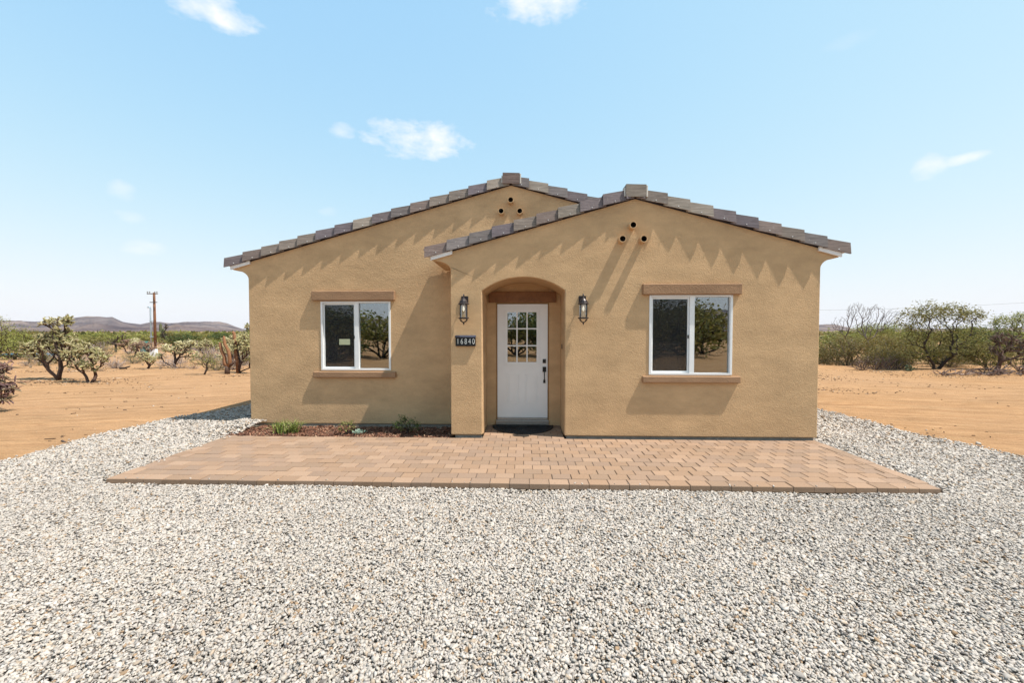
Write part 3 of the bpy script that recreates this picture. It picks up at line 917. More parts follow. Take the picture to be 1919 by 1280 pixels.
# lower rail with two raised panels
db.box(gx0 - 0.002, gx1 + 0.002, YF, YF + 0.045, dz0, gz0 - 0.002)
door = db.build('door', M['white_paint'], house)
gm = MB()
ring(gm, gx0 - 0.042, gx1 + 0.042, gz0 - 0.042, gz1 + 0.042, 0.040, YF - 0.012, YF - 0.0005)
ring(gm, gx0 - 0.003, gx1 + 0.003, gz0 - 0.003, gz1 + 0.003, 0.012, YF - 0.006, YF + 0.02)
pw, ph = (gx1 - gx0) / 3, (gz1 - gz0) / 3
for i in (1, 2):
    gm.box(gx0 + i * pw - 0.011, gx0 + i * pw + 0.011, YF - 0.004, YF + 0.018, gz0 + 0.009, gz1 - 0.009)
    for k in range(3):
        xa = gx0 + k * pw + (0.011 if k else 0.009); xb = gx0 + (k + 1) * pw - (0.011 if k < 2 else 0.009)
        gm.box(xa, xb, YF - 0.004, YF + 0.018, gz0 + i * ph - 0.011, gz0 + i * ph + 0.011)
gm.build('glazing_frame', M['white_paint'], door)
pm = MB(); pm.box(gx0, gx1, YF + 0.019, YF + 0.025, gz0, gz1); pm.build('pane', M['pane_glass'], door)
for (xa, xb) in ((-0.312, -0.100), (0.005, 0.217)):
    mb = MB()
    za_, zb2 = 0.375, 0.900
    ring(mb, xa, xb, za_, zb2, 0.016, YF - 0.006, YF - 0.0005)
    ring(mb, xa + 0.016, xb - 0.016, za_ + 0.016, zb2 - 0.016, 0.006, YF - 0.003, YF - 0.0005)
    mb.box(xa + 0.040, xb - 0.040, YF - 0.006, YF - 0.0005, za_ + 0.040, zb2 - 0.040, ch=0.002)
    mb.build('door_panel', M['white_paint'], door)
dm = MB(); dm.box(0.312, 0.368, YF - 0.022, YF - 0.001, 1.095, 1.165, ch=0.004); dm.tube([(0.34, YF - 0.028, 1.13), (0.34, YF - 0.020, 1.13)], 0.012, 12)
dm.build('deadbolt', M['black_metal'], door)
hm = MB(); hm.box(0.311, 0.373, YF - 0.020, YF - 0.001, 0.940, 1.030, ch=0.004); hm.box(0.322, 0.360, YF - 0.018, YF - 0.001, 0.745, 0.800, ch=0.004)
hm.tube([(0.341, YF - 0.012, 0.96), (0.341, YF - 0.055, 0.945), (0.341, YF - 0.060, 0.90), (0.341, YF - 0.058, 0.83), (0.341, YF - 0.046, 0.785), (0.341, YF - 0.012, 0.775)], 0.009, 8)
hm.build('door_handle', M['black_metal'], door)
tm = MB(); tm.box(dx0 - 0.02, dx1 + 0.02, YD - 0.045, YD + 0.09, 0.016, 0.095, ch=0.005); tm.box(dx0, dx1, YD - 0.005, YD + 0.08, 0.098, 0.130, ch=0.004)
tm.build('threshold', M['aluminium'], house)
hb = MB(); hb.box(-0.630, 0.541, YD - 0.045, YD + 0.003, 2.152, 2.336, ch=0.006)
hb.build('door_header', M['header_wood'], house)
bb = MB(); bb.box(0.6065, 0.6175, 0.42, 0.448, 1.36, 1.44, ch=0.003)
bb.build('doorbell', M['bronze_metal'], house)

# --- doormat -----------------------------------------------------------------
bm = bmesh.new()
n = 40
ring_v = [bm.verts.new((-0.035 + 0.53 * math.cos(math.pi * i / n), 0.745 - 0.575 * math.sin(math.pi * i / n), 0.006)) for i in range(n + 1)]
f = bm.faces.new(ring_v)
ext = bmesh.ops.extrude_face_region(bm, geom=[f])
for e in ext['geom']:
    if isinstance(e, bmesh.types.BMVert): e.co.z = 0.016
top = [e for e in ext['geom'] if isinstance(e, bmesh.types.BMFace)]
r_ = bmesh.ops.inset_region(bm, faces=top, thickness=0.035, depth=0.0)
for fc in top:
    for v in fc.verts: v.co.z = 0.012
bmesh.ops.recalc_face_normals(bm, faces=bm.faces[:])
mm = MB(); mm.bm(bm)
# ribs of the scraper surface, fanned out from the back edge
for k in range(1, 24):
    a = math.pi * k / 24
    mm.tube([(-0.035 + 0.08 * math.cos(a), 0.715 - 0.08 * math.sin(a), 0.013), (-0.035 + 0.485 * math.cos(a), 0.735 - 0.525 * math.sin(a), 0.013)], 0.005, 5)
for rr in (0.18, 0.29, 0.40):
    mm.tube([(-0.035 + rr * math.cos(math.pi * i / 24), 0.73 - rr * 1.06 * math.sin(math.pi * i / 24), 0.0135) for i in range(1, 24)], 0.005, 5)
mat_o = mm.build('doormat', M['rubber'])
tag(mat_o, 'black half round rubber doormat before the white front door', 'doormat')

# --- wall lanterns -----------------------------------------------------------
def lantern(cx, label):
    t = empty('wall_lantern', (cx, 0, 1.95))
    tag(t, label, 'wall lantern', 'lanterns beside the front door')
    yc = -0.125
    bp = MB(); bp.box(-0.055, 0.055, -0.022, 0.0, 0.125, 0.245, ch=0.004); bp.build('backplate', M['bronze_metal'], t)
    ar = MB()
    ar.tube([(0, -0.02, 0.18), (0, -0.055, 0.185), (0, -0.075, 0.235), (0, -0.10, 0.268), (0, yc, 0.262), (0, yc, 0.215), (0, yc, 0.19)], [0.010, 0.009, 0.008, 0.008, 0.008, 0.009, 0.012], 8)
    ar.build('arm', M['bronze_metal'], t, smooth=True)
    cp = MB(); cp.lathe([(0.012, 0.215), (0.020, 0.200), (0.034, 0.190), (0.058, 0.160), (0.066, 0.135), (0.083, 0.122), (0.083, 0.112), (0.06, 0.108)], 0, yc, 12)
    cp.build('cap', M['bronze_metal'], t)
    ca = MB()
    for k in range(4):
        a = math.pi / 4 + k * math.pi / 2
        ca.tube([(0.066 * math.cos(a), yc + 0.066 * math.sin(a), -0.085), (0.066 * math.cos(a), yc + 0.066 * math.sin(a), 0.112)], 0.007, 6)
    ca.lathe([(0.045, -0.108), (0.083, -0.104), (0.083, -0.092), (0.060, -0.086)], 0, yc, 12)
    for k in range(4):
        a = k * math.pi / 2 + math.pi / 4
        ca.tube([(0.072 * math.cos(a), yc + 0.072 * math.sin(a), -0.104), (0.066 * math.cos(a), yc + 0.066 * math.sin(a), -0.128), (0.040 * math.cos(a), yc + 0.040 * math.sin(a), -0.150), (0.006 * math.cos(a), yc + 0.006 * math.sin(a), -0.162)], 0.006, 6)
    ca.lathe([(0.006, -0.155), (0.014, -0.162), (0.016, -0.172), (0.006, -0.182), (0.009, -0.190), (0.003, -0.200)], 0, yc, 10)
    ca.build('cage', M['bronze_metal'], t)
    gl = MB(); gl.lathe([(0.058, -0.088), (0.058, 0.110)], 0, yc, 16)
    gl.build('glass_shade', M['lamp_glass'], t, smooth=False)
    bu = MB(); bu.lathe([(0.004, 0.085), (0.011, 0.080), (0.012, 0.065), (0.017, 0.045), (0.016, 0.030), (0.009, 0.012), (0.003, 0.002)], 0, yc, 12)
    bu.build('bulb', M['bulb'], t, smooth=True)
lantern(-0.930, 'dark bronze wall lantern above the house number plaque')
lantern(0.880, 'dark bronze wall lantern on the wall between door and right window')

# --- house number plaque --------------------------------------------------------
t = empty('number_plaque', (-0.917, 0, 1.505))
tag(t, 'black house number plaque with white digits 16840', 'number sign')
bx = MB(); bx.box(-0.155, 0.155, -0.035, 0.0, -0.083, 0.062, ch=0.004); bx.build('plaque_body', M['plaque_black'], t)
hd = MB()
vs = [(-0.163, -0.050, 0.052), (0.160, -0.050, 0.052), (0.160, 0.0, 0.062), (-0.163, 0.0, 0.062), (-0.163, -0.050, 0.062), (0.160, -0.050, 0.062), (0.160, 0.0, 0.086), (-0.163, 0.0, 0.086)]
hd.add(vs, [(0, 3, 2, 1), (4, 5, 6, 7), (0, 1, 5, 4), (1, 2, 6, 5), (2, 3, 7, 6), (3, 0, 4, 7)])
hd.build('plaque_hood', M['solar_cell'], t)
cu = bpy.data.curves.new('house_digits', 'FONT')
cu.body = '16840'; cu.size = 0.118; cu.align_x = 'CENTER'; cu.align_y = 'CENTER'; cu.extrude = 0.002; cu.space_character = 1.42; cu.offset = -0.0006
tmp = link(bpy.data.objects.new('house_digits_curve', cu))
dg = bpy.context.evaluated_depsgraph_get()
me = bpy.data.meshes.new_from_object(tmp.evaluated_get(dg))
bpy.data.objects.remove(tmp)
me.materials.clear(); me.materials.append(M['digit_white'])
dgo = link(bpy.data.objects.new('house_digits', me))
dgo.parent = t; dgo.rotation_euler = (R(90), 0, 0); dgo.scale = (0.72, 1.05, 1); dgo.location = (0.004, -0.0365, -0.012)

# --- hose coil by the left corner -------------------------------------------------
mb = MB()
pts = []
for i in range(90):
    a = i / 90 * 2 * math.pi * 3.2
    rr = 0.20 + 0.02 * math.sin(i * 0.37)
    pts.append((rr * math.cos(a), 0.8 * rr * math.sin(a), 0.02 + 0.028 * (a / 6.28) + 0.05 * max(0, math.sin(a * 0.5 + 1))))
pts += [(0.1, -0.2, 0.05), (-0.1, -0.3, 0.02), (-0.3, -0.18, 0.02)]
mb.tube(pts, 0.013, 7)
o = mb.build('garden_hose', M['hose_black'], smooth=True, loc=(-5.30, 1.75, -0.04))
tag(o, 'black coiled hose lying on gravel by the left house corner', 'hose')

# ------------------------------------------------------------------ plants
def grow(targets, roots=((0, 0, 0),), w=0.45, seg=0.22, jit=0.12, rng=None, up=0.15):
    """join every target point to the growing skeleton by the cheapest path"""
    pos = [np.array(r_, float) for r_ in roots]; par = [-1] * len(pos); pl = [0.0] * len(pos)
    T = np.array(targets, float)
    order = np.argsort(np.min(np.linalg.norm(T[:, None] - np.array(roots)[None], axis=2), axis=1))
    for ti in order:
        tg = T[ti]
        A = np.array(pos)
        d = np.linalg.norm(A - tg, axis=1)
        cost = d + w * np.array(pl) + 0.5 * np.maximum(A[:, 2] - tg[2], 0)
        i = int(np.argmin(cost))
        L = d[i]
        k = max(1, int(round(L / seg)))
        p0 = pos[i]
        side = rng.normal(0, 1, 3) * jit * L
        last = i
        for s in range(1, k + 1):
            u = s / k
            p_ = p0 + (tg - p0) * u + side * math.sin(math.pi * u) + np.array([0, 0, up * L * math.sin(math.pi * u) * (0.5 - 0.5 * u)])
            if s < k: p_ = p_ + rng.normal(0, 0.10 * seg, 3)
            pl.append(pl[last] + float(np.linalg.norm(p_ - pos[last])))
            pos.append(p_); par.append(last); last = len(pos) - 1
    return np.array(pos), par

def skeleton_mesh(mb, pos, par, tip=0.006, power=0.5, sides=5, cols=((0.12, 0.09, 0.07),), rmax=9, rng=None):
    n = len(pos)
    ch = [[] for _ in range(n)]
    for i in range(n):
        if par[i] >= 0: ch[par[i]].append(i)
    cnt = np.zeros(n)
    for i in range(n - 1, -1, -1):
        if not ch[i]: cnt[i] = 1
        if par[i] >= 0: cnt[par[i]] += cnt[i]
    rad = np.minimum(tip * np.power(np.maximum(cnt, 1), power), rmax)
    starts = [i for i in range(n) if par[i] < 0]
    stack = [(s, None) for s in starts]
    while stack:
        i, frm = stack.pop()
        chain = [i]; cur = i
        while ch[cur]:
            nx = max(ch[cur], key=lambda c: cnt[c])
            for c in ch[cur]:
                if c != nx: stack.append((c, cur))
            chain.append(nx); cur = nx
        pts = ([pos[frm]] if frm is not None else []) + [pos[c] for c in chain]
        rr = ([min(rad[frm], rad[chain[0]] * 1.15)] if frm is not None else []) + [rad[c] for c in chain]
        if len(pts) > 1:
            c = cols[rng.integers(len(cols))]
            mb.tube(pts, rr, sides if rr[0] > 0.02 else 4, c)
    return rad, cnt, ch

def blob(rng, specs):
    out = []
    for (x, z, rx, rz, ry, n) in specs:
        for _ in range(n):
            v = rng.normal(0, 1, 3); v /= np.linalg.norm(v)
            v *= rng.uniform(0.35, 1.0) ** 0.5
            out.append((x + v[0] * rx, v[1] * ry, max(0.08, z + v[2] * rz)))
    return out

def leaves(rng, pos, cnt, per, spread, ln, wd, tones, maxcnt=2, droop=0.2):
    ids = [i for i in range(len(pos)) if cnt[i] <= maxcnt]
    P = np.repeat(pos[ids], per, axis=0)
    n = len(P)
    P = P + rng.normal(0, 1, (n, 3)) * spread
    d = rng.normal(0, 1, (n, 3)); d[:, 2] = d[:, 2] * 0.5 - droop
    d /= np.linalg.norm(d, axis=1)[:, None]
    s = np.cross(d, rng.normal(0, 1, (n, 3))); s /= np.linalg.norm(s, axis=1)[:, None]
    l = ln * rng.uniform(0.6, 1.3, (n, 1)); w_ = wd * rng.uniform(0.7, 1.3, (n, 1))
    V = np.stack([P - d * l / 2, P + s * w_ / 2, P + d * l / 2, P - s * w_ / 2], 1).reshape(-1, 3)
    V[:, 2] = np.maximum(V[:, 2], 0.01)
    F = np.arange(n * 4).reshape(n, 4)
    t = np.array(tones)
    c = t[rng.integers(len(t), size=n)] * rng.uniform(0.75, 1.2, (n, 1))
    return V, F, np.repeat(c, 4, axis=0)

BARK_D = ((0.060, 0.042, 0.034), (0.085, 0.060, 0.048), (0.045, 0.034, 0.030))
BARK_G = ((0.20, 0.165, 0.14), (0.26, 0.22, 0.19), (0.15, 0.12, 0.10))
G_MESQ = ((0.205, 0.185, 0.045), (0.26, 0.23, 0.068), (0.135, 0.13, 0.034), (0.31, 0.27, 0.10))
G_CREO = ((0.22, 0.195, 0.048), (0.28, 0.235, 0.068), (0.155, 0.145, 0.038), (0.28, 0.205, 0.075))
G_PALO = ((0.25, 0.255, 0.060), (0.31, 0.31, 0.095), (0.19, 0.20, 0.048))
G_DEEP = ((0.075, 0.10, 0.028), (0.11, 0.135, 0.04), (0.05, 0.07, 0.02))

def shrub(name, specs, seed, roots=((0, 0, 0),), per=9, spread=0.07, ln=0.07, wd=0.03, tones=G_MESQ, bark=BARK_D, tip=0.006, power=0.5, w=0.45,
          seg=0.2, jit=0.12, maxcnt=2, leafy=True, up=0.15, loc=(0, 0, 0), rz=0.0, droop=0.2, rmax=9, trunk='trunk', crown='crown'):
    rng = np.random.default_rng(seed)
    pos, par = grow(blob(rng, specs), roots, w, seg, jit, rng, up)
    t = empty(name, loc, rz)
    mb = MB()
    rad, cnt, ch = skeleton_mesh(mb, pos, par, tip, power, 6, bark, rmax, rng)
    mb.build(trunk, M['bark'], t, smooth=True)
    if leafy:
        V, F, Cc = leaves(rng, pos, cnt, per, spread, ln, wd, tones, maxcnt, droop)
        np_mesh(crown, V, F, Cc, M['leaf'], t)
    return t

STRAW = ((0.42, 0.36, 0.19), (0.50, 0.44, 0.26), (0.34, 0.32, 0.15), (0.28, 0.25, 0.12))
RUSSET = ((0.20, 0.115, 0.10), (0.26, 0.15, 0.13), (0.16, 0.10, 0.10), (0.24, 0.19, 0.12))
BARK_C = ((0.075, 0.045, 0.035), (0.11, 0.065, 0.048), (0.055, 0.036, 0.030))
def cholla(name, specs, seed, tones=STRAW, jl=0.115, jr=0.020, per=4, tip=0.0105, power=0.40, w=0.62, loc=(0, 0, 0), rz=0.0, roots=((0, 0, 0),), extra=None, jit=0.14, spines=12, up=0.25, hang=0.0):
    rng = np.random.default_rng(seed)
    specs = [(a_, b_, c_, d_, e_, int(n_ * 1.9)) for a_, b_, c_, d_, e_, n_ in specs]
    pos, par = grow(blob(rng, specs), roots, w, 0.16, jit, rng, up)
    t = empty(name, loc, rz)
    mb = MB()
    rad, cnt, ch = skeleton_mesh(mb, pos, par, tip, power, 7, BARK_C, 0.085, rng)
    if extra:
        for pts, r0, r1 in extra:
            k = len(pts)
            mb.tube(pts, [r0 + (r1 - r0) * i / (k - 1) for i in range(k)], 8, (0.24, 0.115, 0.06))
    mb.build('trunk', M['bark'], t, smooth=True)
    jb_ = MB()
    for i in range(len(pos)):
        if cnt[i] > 1 and (rng.random() > 0.30 or cnt[i] > 5): continue
        m_ = per if cnt[i] <= 1 else max(1, per // 3)
        for _ in range(m_):
            d = rng.normal(0, 1, 3); d[2] = d[2] * 0.7 + (0.55 if cnt[i] <= 1 else 0.1) - hang
            d /= np.linalg.norm(d)
            L = jl * rng.uniform(0.55, 1.25); r_ = jr * rng.uniform(0.75, 1.2)
            b0 = pos[i] + rng.normal(0, 0.03, 3)
            bend = rng.normal(0, 0.2, 3) * L
            pts = [b0 + d * L * u + bend * u * u for u in (0, 0.3, 0.75, 1.0)]
            c = np.array(tones[rng.integers(len(tones))]) * rng.uniform(0.75, 1.2)
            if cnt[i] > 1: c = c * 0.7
            jb_.tube(pts, [r_ * 0.6, r_, r_ * 0.95, r_ * 0.35], 5, tuple(c))
            vs = []; fs = []
            for q in range(spines):
                u = rng.uniform(0.05, 1.0)
                o = b0 + d * L * u + bend * u * u
                nn = np.cross(d, rng.normal(0, 1, 3)); nn /= np.linalg.norm(nn)
                e = nn + d * rng.uniform(-0.2, 0.6)
                s = np.cross(nn, d) * 0.004
                a_ = o + nn * r_ * 0.8
                vs += [a_ - s, a_ + s, a_ + e * jr * rng.uniform(0.7, 1.4)]
                fs.append((q * 3, q * 3 + 1, q * 3 + 2))
            jb_.add(vs, fs, tuple(np.minimum(c * 1.35, 0.7)))
    jb_.build('crown', M['joint'], t)
    return t

# ---- left side: chollas along the drive --------------------------------------
LOC = lambda x, y: (x, y, GZ - 0.02)
t = cholla('cholla_cactus', [(-0.95, 1.15, 0.32, 0.22, 0.25, 26), (-0.55, 1.45, 0.30, 0.22, 0.25, 26), (-0.25, 2.05, 0.28, 0.18, 0.2, 20), (0.10, 1.75, 0.28, 0.15, 0.2, 16), (0.35, 2.15, 0.15, 0.16, 0.15, 14),
                             (0.30, 1.45, 0.32, 0.24, 0.25, 22), (-0.15, 1.2, 0.4, 0.25, 0.3, 18), (0.45, 0.95, 0.35, 0.22, 0.25, 16), (-0.7, 0.75, 0.25, 0.15, 0.2, 5), (0.1, 0.75, 0.3, 0.15, 0.2, 6)], 101, loc=LOC(-16.66, 7.53), roots=((-0.06, 0, 0), (0.14, 0.05, 0), (0.05, -0.08, 0)))
tag(t, 'tall spreading cholla cactus, straw topped, largest left of the house', 'cactus')
t = cholla('cholla_cactus', [(-0.65, 0.95, 0.3, 0.2, 0.25, 18), (-0.15, 1.15, 0.4, 0.2, 0.25, 24), (0.35, 0.85, 0.28, 0.2, 0.2, 18), (-0.45, 0.6, 0.25, 0.18, 0.2, 8), (0.1, 0.6, 0.3, 0.2, 0.2, 10)], 102,
           loc=LOC(-14.87, 6.99), roots=((0, 0, 0), (-0.12, 0, 0)))
tag(t, 'low bushy cholla cactus crowding the right side of the tallest cholla', 'cactus')
t = cholla('cholla_cactus', [(0.85, 1.15, 0.22, 0.16, 0.2, 20), (0.45, 1.1, 0.28, 0.16, 0.2, 20), (0.0, 0.85, 0.22, 0.18, 0.2, 12), (-0.35, 0.95, 0.25, 0.16, 0.2, 14), (-0.7, 0.6, 0.16, 0.14, 0.15, 8), (0.9, 0.7, 0.2, 0.25, 0.2, 10), (0.4, 0.7, 0.3, 0.18, 0.2, 10)], 103,
           tones=((0.52, 0.46, 0.26), (0.58, 0.52, 0.33), (0.40, 0.36, 0.18)), loc=LOC(-16.5, 12.0), hang=0.2)
tag(t, 'pale yellow cholla cactus with a leaning trunk right of the utility pole', 'cactus')
t = cholla('cholla_cactus', [(-0.15, 0.6, 0.25, 0.2, 0.15, 14), (0.15, 0.45, 0.2, 0.2, 0.15, 12)], 104, tones=((0.50, 0.45, 0.25), (0.42, 0.38, 0.19)), loc=LOC(-17.4, 11.6), tip=0.014, hang=0.3)
tag(t, 'small low cholla cactus at the left foot of the leaning pale cholla', 'cactus')
t = cholla('cholla_cactus', [(-0.55, 0.85, 0.3, 0.2, 0.25, 16), (0.0, 0.95, 0.35, 0.18, 0.25, 18), (0.4, 0.7, 0.2, 0.2, 0.2, 10)], 105, tones=((0.30, 0.19, 0.14), (0.36, 0.25, 0.17), (0.24, 0.16, 0.12)), loc=LOC(-22.0, 16.1))
tag(t, 'reddish dry cholla cactus standing left of the utility pole base', 'cactus')
t = cholla('cholla_cactus', [(0.25, 1.45, 0.25, 0.2, 0.2, 18), (0.5, 1.05, 0.25, 0.3, 0.2, 18), (0.35, 0.7, 0.25, 0.2, 0.2, 10), (-0.05, 1.2, 0.2, 0.3, 0.2, 10), (0.65, 0.55, 0.2, 0.2, 0.15, 8)], 106,
           tones=((0.50, 0.45, 0.24), (0.42, 0.38, 0.18), (0.34, 0.31, 0.14)), loc=LOC(-11.80, 9.83),
           extra=[([(0, 0, 0), (-0.03, 0, 0.5), (-0.09, 0.0, 0.85), (-0.12, 0, 1.3), (-0.16, 0, 1.68), (-0.21, 0, 1.74)], 0.085, 0.05)])
tag(t, 'straw green cholla cactus with one tall bare arm against the left house corner', 'cactus')
mb = MB()
mb.tube([(0, 0, 0), (0.0, 0, 0.2), (0.02, 0, 0.38)], [0.10, 0.088, 0.08], 8, (0.10, 0.062, 0.045))
mb.tube([(0.02, 0, 0.33), (-0.10, 0, 0.48), (-0.12, 0.02, 0.72), (-0.24, 0.03, 1.0), (-0.30, 0.03, 1.28), (-0.30, 0.03, 1.31)], [0.075, 0.07, 0.065, 0.06, 0.05, 0.03], 8, (0.26, 0.125, 0.065))
mb.tube([(0.02, 0, 0.33), (0.12, 0, 0.50), (0.10, 0.0, 0.80), (0.06, 0, 0.98), (-0.08, 0, 1.24), (-0.11, 0, 1.55), (-0.12, 0, 1.57)], [0.075, 0.07, 0.062, 0.06, 0.055, 0.04, 0.02], 8, (0.25, 0.12, 0.06))
mb.tube([(0.03, 0, 0.34), (0.22, 0.0, 0.45), (0.34, 0, 0.58)], [0.06, 0.05, 0.03], 7, (0.10, 0.06, 0.045))
mb.tube([(0.0, 0, 0.34), (-0.16, 0.0, 0.44)], [0.05, 0.03], 7, (0.13, 0.08, 0.05))
o = mb.build('cactus_skeleton', M['bark'], smooth=True, loc=LOC(-11.96, 9.42))
tag(o, 'bare brown dead cactus stump with two upright arms', 'cactus')

t = cholla('staghorn_cholla', [(-0.35, 1.0, 0.35, 0.2, 0.3, 26), (0.15, 0.95, 0.35, 0.2, 0.3, 30), (0.35, 0.55, 0.3, 0.2, 0.25, 22), (0.05, 0.6, 0.3, 0.2, 0.3, 20), (0.42, 0.3, 0.08, 0.12, 0.1, 8), (-0.4, 0.6, 0.3, 0.3, 0.3, 14)], 107, tones=RUSSET,
           jl=0.17, jr=0.014, per=3, tip=0.010, power=0.4, loc=LOC(-11.75, 2.06), jit=0.2, spines=5, hang=0.25)
tag(t, 'purplish staghorn cholla reaching in at the left edge of the drive', 'cactus')

t = shrub('palo_verde_bush', [(-0.15, 0.6, 0.45, 0.2, 0.3, 60), (0.2, 0.5, 0.4, 0.2, 0.3, 40), (0.0, 0.8, 0.3, 0.1, 0.2, 16)], 110, per=5, spread=0.05, ln=0.055, wd=0.018, tones=G_PALO, tip=0.0045, loc=LOC(-12.6, 9.02))
tag(t, 'small sparse yellow green bush on sand before the cactus stump', 'bush')
t = shrub('palo_verde_tree', [(1.2, 1.5, 0.9, 0.5, 0.5, 60), (0.4, 2.0, 0.9, 0.5, 0.5, 50), (0.3, 1.2, 1.2, 0.5, 0.6, 50), (1.5, 0.9, 0.7, 0.3, 0.5, 30)], 111, per=9, spread=0.1, ln=0.09, wd=0.03, tones=G_PALO, tip=0.006, loc=LOC(-25.3, 11.7))
tag(t, 'pale green feathery palo verde at the far left behind the cholla', 'tree')
def dry(loc, label, seed, sx, sz, n=60, tones=((0.30, 0.24, 0.22), (0.22, 0.17, 0.155), (0.36, 0.29, 0.25)), tip=0.004):
    t = shrub('dry_shrub', [(0, sz * 0.55, sx, sz * 0.5, sx, n)], seed, leafy=False, bark=tones, tip=tip, power=0.42, w=0.9, jit=0.1, up=0.0, loc=LOC(*loc), trunk='twigs')
    return tag(t, label, 'dry shrub', 'dry grey shrubs on the sand')
dry((-22.4, 21.6), 'grey brown leafless shrub behind the small yellow green bush', 120, 0.75, 1.0, 110)
dry((-19.2, 11.9), 'low lavender grey dry shrub between the bushy cholla and the utility pole', 121, 0.45, 0.42, 80)
dry((-20.6, 8.6), 'low grey dry shrub left behind the tallest cholla', 122, 0.5, 0.45, 70)
dry((-15.2, 11.6), 'tiny grey dry shrub just right of the leaning pale cholla', 123, 0.35, 0.28, 50)
dry((-18.2, 14.0), 'low brown dry shrub behind the leaning pale cholla', 126, 0.5, 0.45, 60)
src_ = [o_ for o_ in COL.objects if o_.name.startswith('dry_shrub')][:3]
rd_ = random.Random(31)
for k in range(40):
    y_ = rd_.uniform(11.0, 30); x_ = -(y_ + 6.15) * rd_.uniform(0.68, 1.32)
    c_ = copy_tree(src_[k % 3]); c_.location = (x_, y_, GZ - 0.02); c_.rotation_euler = (0, 0, rd_.uniform(0, 6.28)); q_ = rd_.uniform(0.7, 1.4); c_.scale = (q_, q_, q_ * 0.8)
    tag(c_, 'small dry grey shrub scattered among the chollas on the left plain', 'dry shrub', 'dry shrubs scattered on the left plain')
src_ = [o_ for o_ in COL.objects if o_.name.startswith('cholla_cactus')][:6]
for k, (x_, y_, q_) in enumerate(((-26.5, 20.0, 0.95), (-20.5, 18.5, 0.9), (-19.3, 21.5, 1.0), (-24.5, 26.0, 1.1), (-30.0, 23.0, 1.0), (-16.0, 16.5, 0.8), (-15.2, 14.0, 0.85), (-27.5, 15.0, 0.8), (-14.0, 12.2, 0.95))):
    c_ = copy_tree(src_[(2, 1, 0, 2, 4, 3, 1, 4, 2)[k]]); c_.location = (x_, y_, GZ - 0.02); c_.rotation_euler = (0, 0, rd_.uniform(0, 6.28)); c_.scale = (q_, q_, q_)
    tag(c_, 'smaller straw coloured cholla cactus back among the dry shrubs of the left plain', 'cactus', 'small chollas back on the left plain')
for k in range(9):
    x_, y_ = ((-14.2, 13.4), (-17.6, 15.6), (-21.0, 14.5), (-24.5, 13.2), (-18.5, 19.0), (-28.0, 19.5), (-16.8, 19.4), (-23.0, 23.5), (-13.6, 10.9))[k]
    if k == 0:
        lb_ = shrub('creosote_bush', [(0, 0.45, 0.6, 0.4, 0.6, 90), (0.3, 0.3, 0.6, 0.25, 0.5, 40)], 127, per=10, spread=0.08, ln=0.06, wd=0.022, tones=((0.25, 0.22, 0.075), (0.21, 0.17, 0.07), (0.29, 0.25, 0.10), (0.18, 0.17, 0.05)), bark=BARK_G, tip=0.004, w=0.8, jit=0.07, up=0.05, loc=LOC(x_, y_))
        c_ = lb_
    else:
        c_ = copy_tree(lb_); c_.location = (x_, y_, GZ - 0.02); c_.rotation_euler = (0, 0, rd_.uniform(0, 6.28)); q_ = rd_.uniform(0.7, 1.25); c_.scale = (q_, q_, q_ * rd_.uniform(0.8, 1.1))
    tag(c_, 'low yellowish scrub bush growing between the chollas left of the house', 'bush', 'low yellowish bushes between the left chollas')
t = shrub('dead_tree', [(-0.5, 1.0, 0.3, 0.3, 0.3, 10), (0.5, 1.3, 0.3, 0.3, 0.3, 10), (0.1, 0.8, 0.4, 0.3, 0.3, 8)], 124, leafy=False, bark=BARK_D, tip=0.028, power=0.4, loc=LOC(-33.7, 25.5))
tag(t, 'dead dark branching stump left of the utility pole', 'dead tree')
t = shrub('yucca', [(0, 1.2, 0.35, 0.5, 0.35, 40), (0.3, 2.4, 0.2, 0.3, 0.2, 14)], 125, per=6, spread=0.1, ln=0.3, wd=0.05, tones=((0.09, 0.085, 0.05), (0.06, 0.055, 0.035)), tip=0.03, loc=LOC(-50.6, 48.0))
tag(t, 'dark ragged yucca just right of the utility pole', 'plant')
mb = MB(); mb.tube([(0, 0, 0), (0.02, 0, 0.2), (-0.02, 0, 0.42)], [0.05, 0.045, 0.03], 7, (0.06, 0.045, 0.035)); mb.tube([(0, 0, 0.2), (0.1, 0, 0.27)], [0.025, 0.015], 6, (0.06, 0.045, 0.035))
o = mb.build('driftwood', M['bark'], smooth=True, loc=(-18.4, 11.3, GZ + 0.06)); o.rotation_euler = (0, R(82), R(10))
tag(o, 'short dark piece of dead wood lying on sand beside the lavender shrub', 'log')
for (x, y, h, lb) in ((-68, 66, 3.2, 'thin far saguaro rising left of the utility pole'), (-60, 78, 3.6, 'thin far saguaro rising beside the left house corner')):
    mb = MB(); mb.tube([(0, 0, 0), (0, 0, h * 0.5), (0, 0, h * 0.92), (0, 0, h)], [0.22, 0.24, 0.20, 0.06], 10, (0.10, 0.10, 0.05))
    mb.tube([(0, 0, h * 0.45), (0.4, 0, h * 0.5), (0.5, 0, h * 0.62), (0.5, 0, h * 0.75)], [0.13, 0.14, 0.13, 0.05], 8, (0.10, 0.10, 0.05))
    tag(mb.build('saguaro', M['bark'], smooth=True, loc=LOC(x, y)), lb, 'cactus')

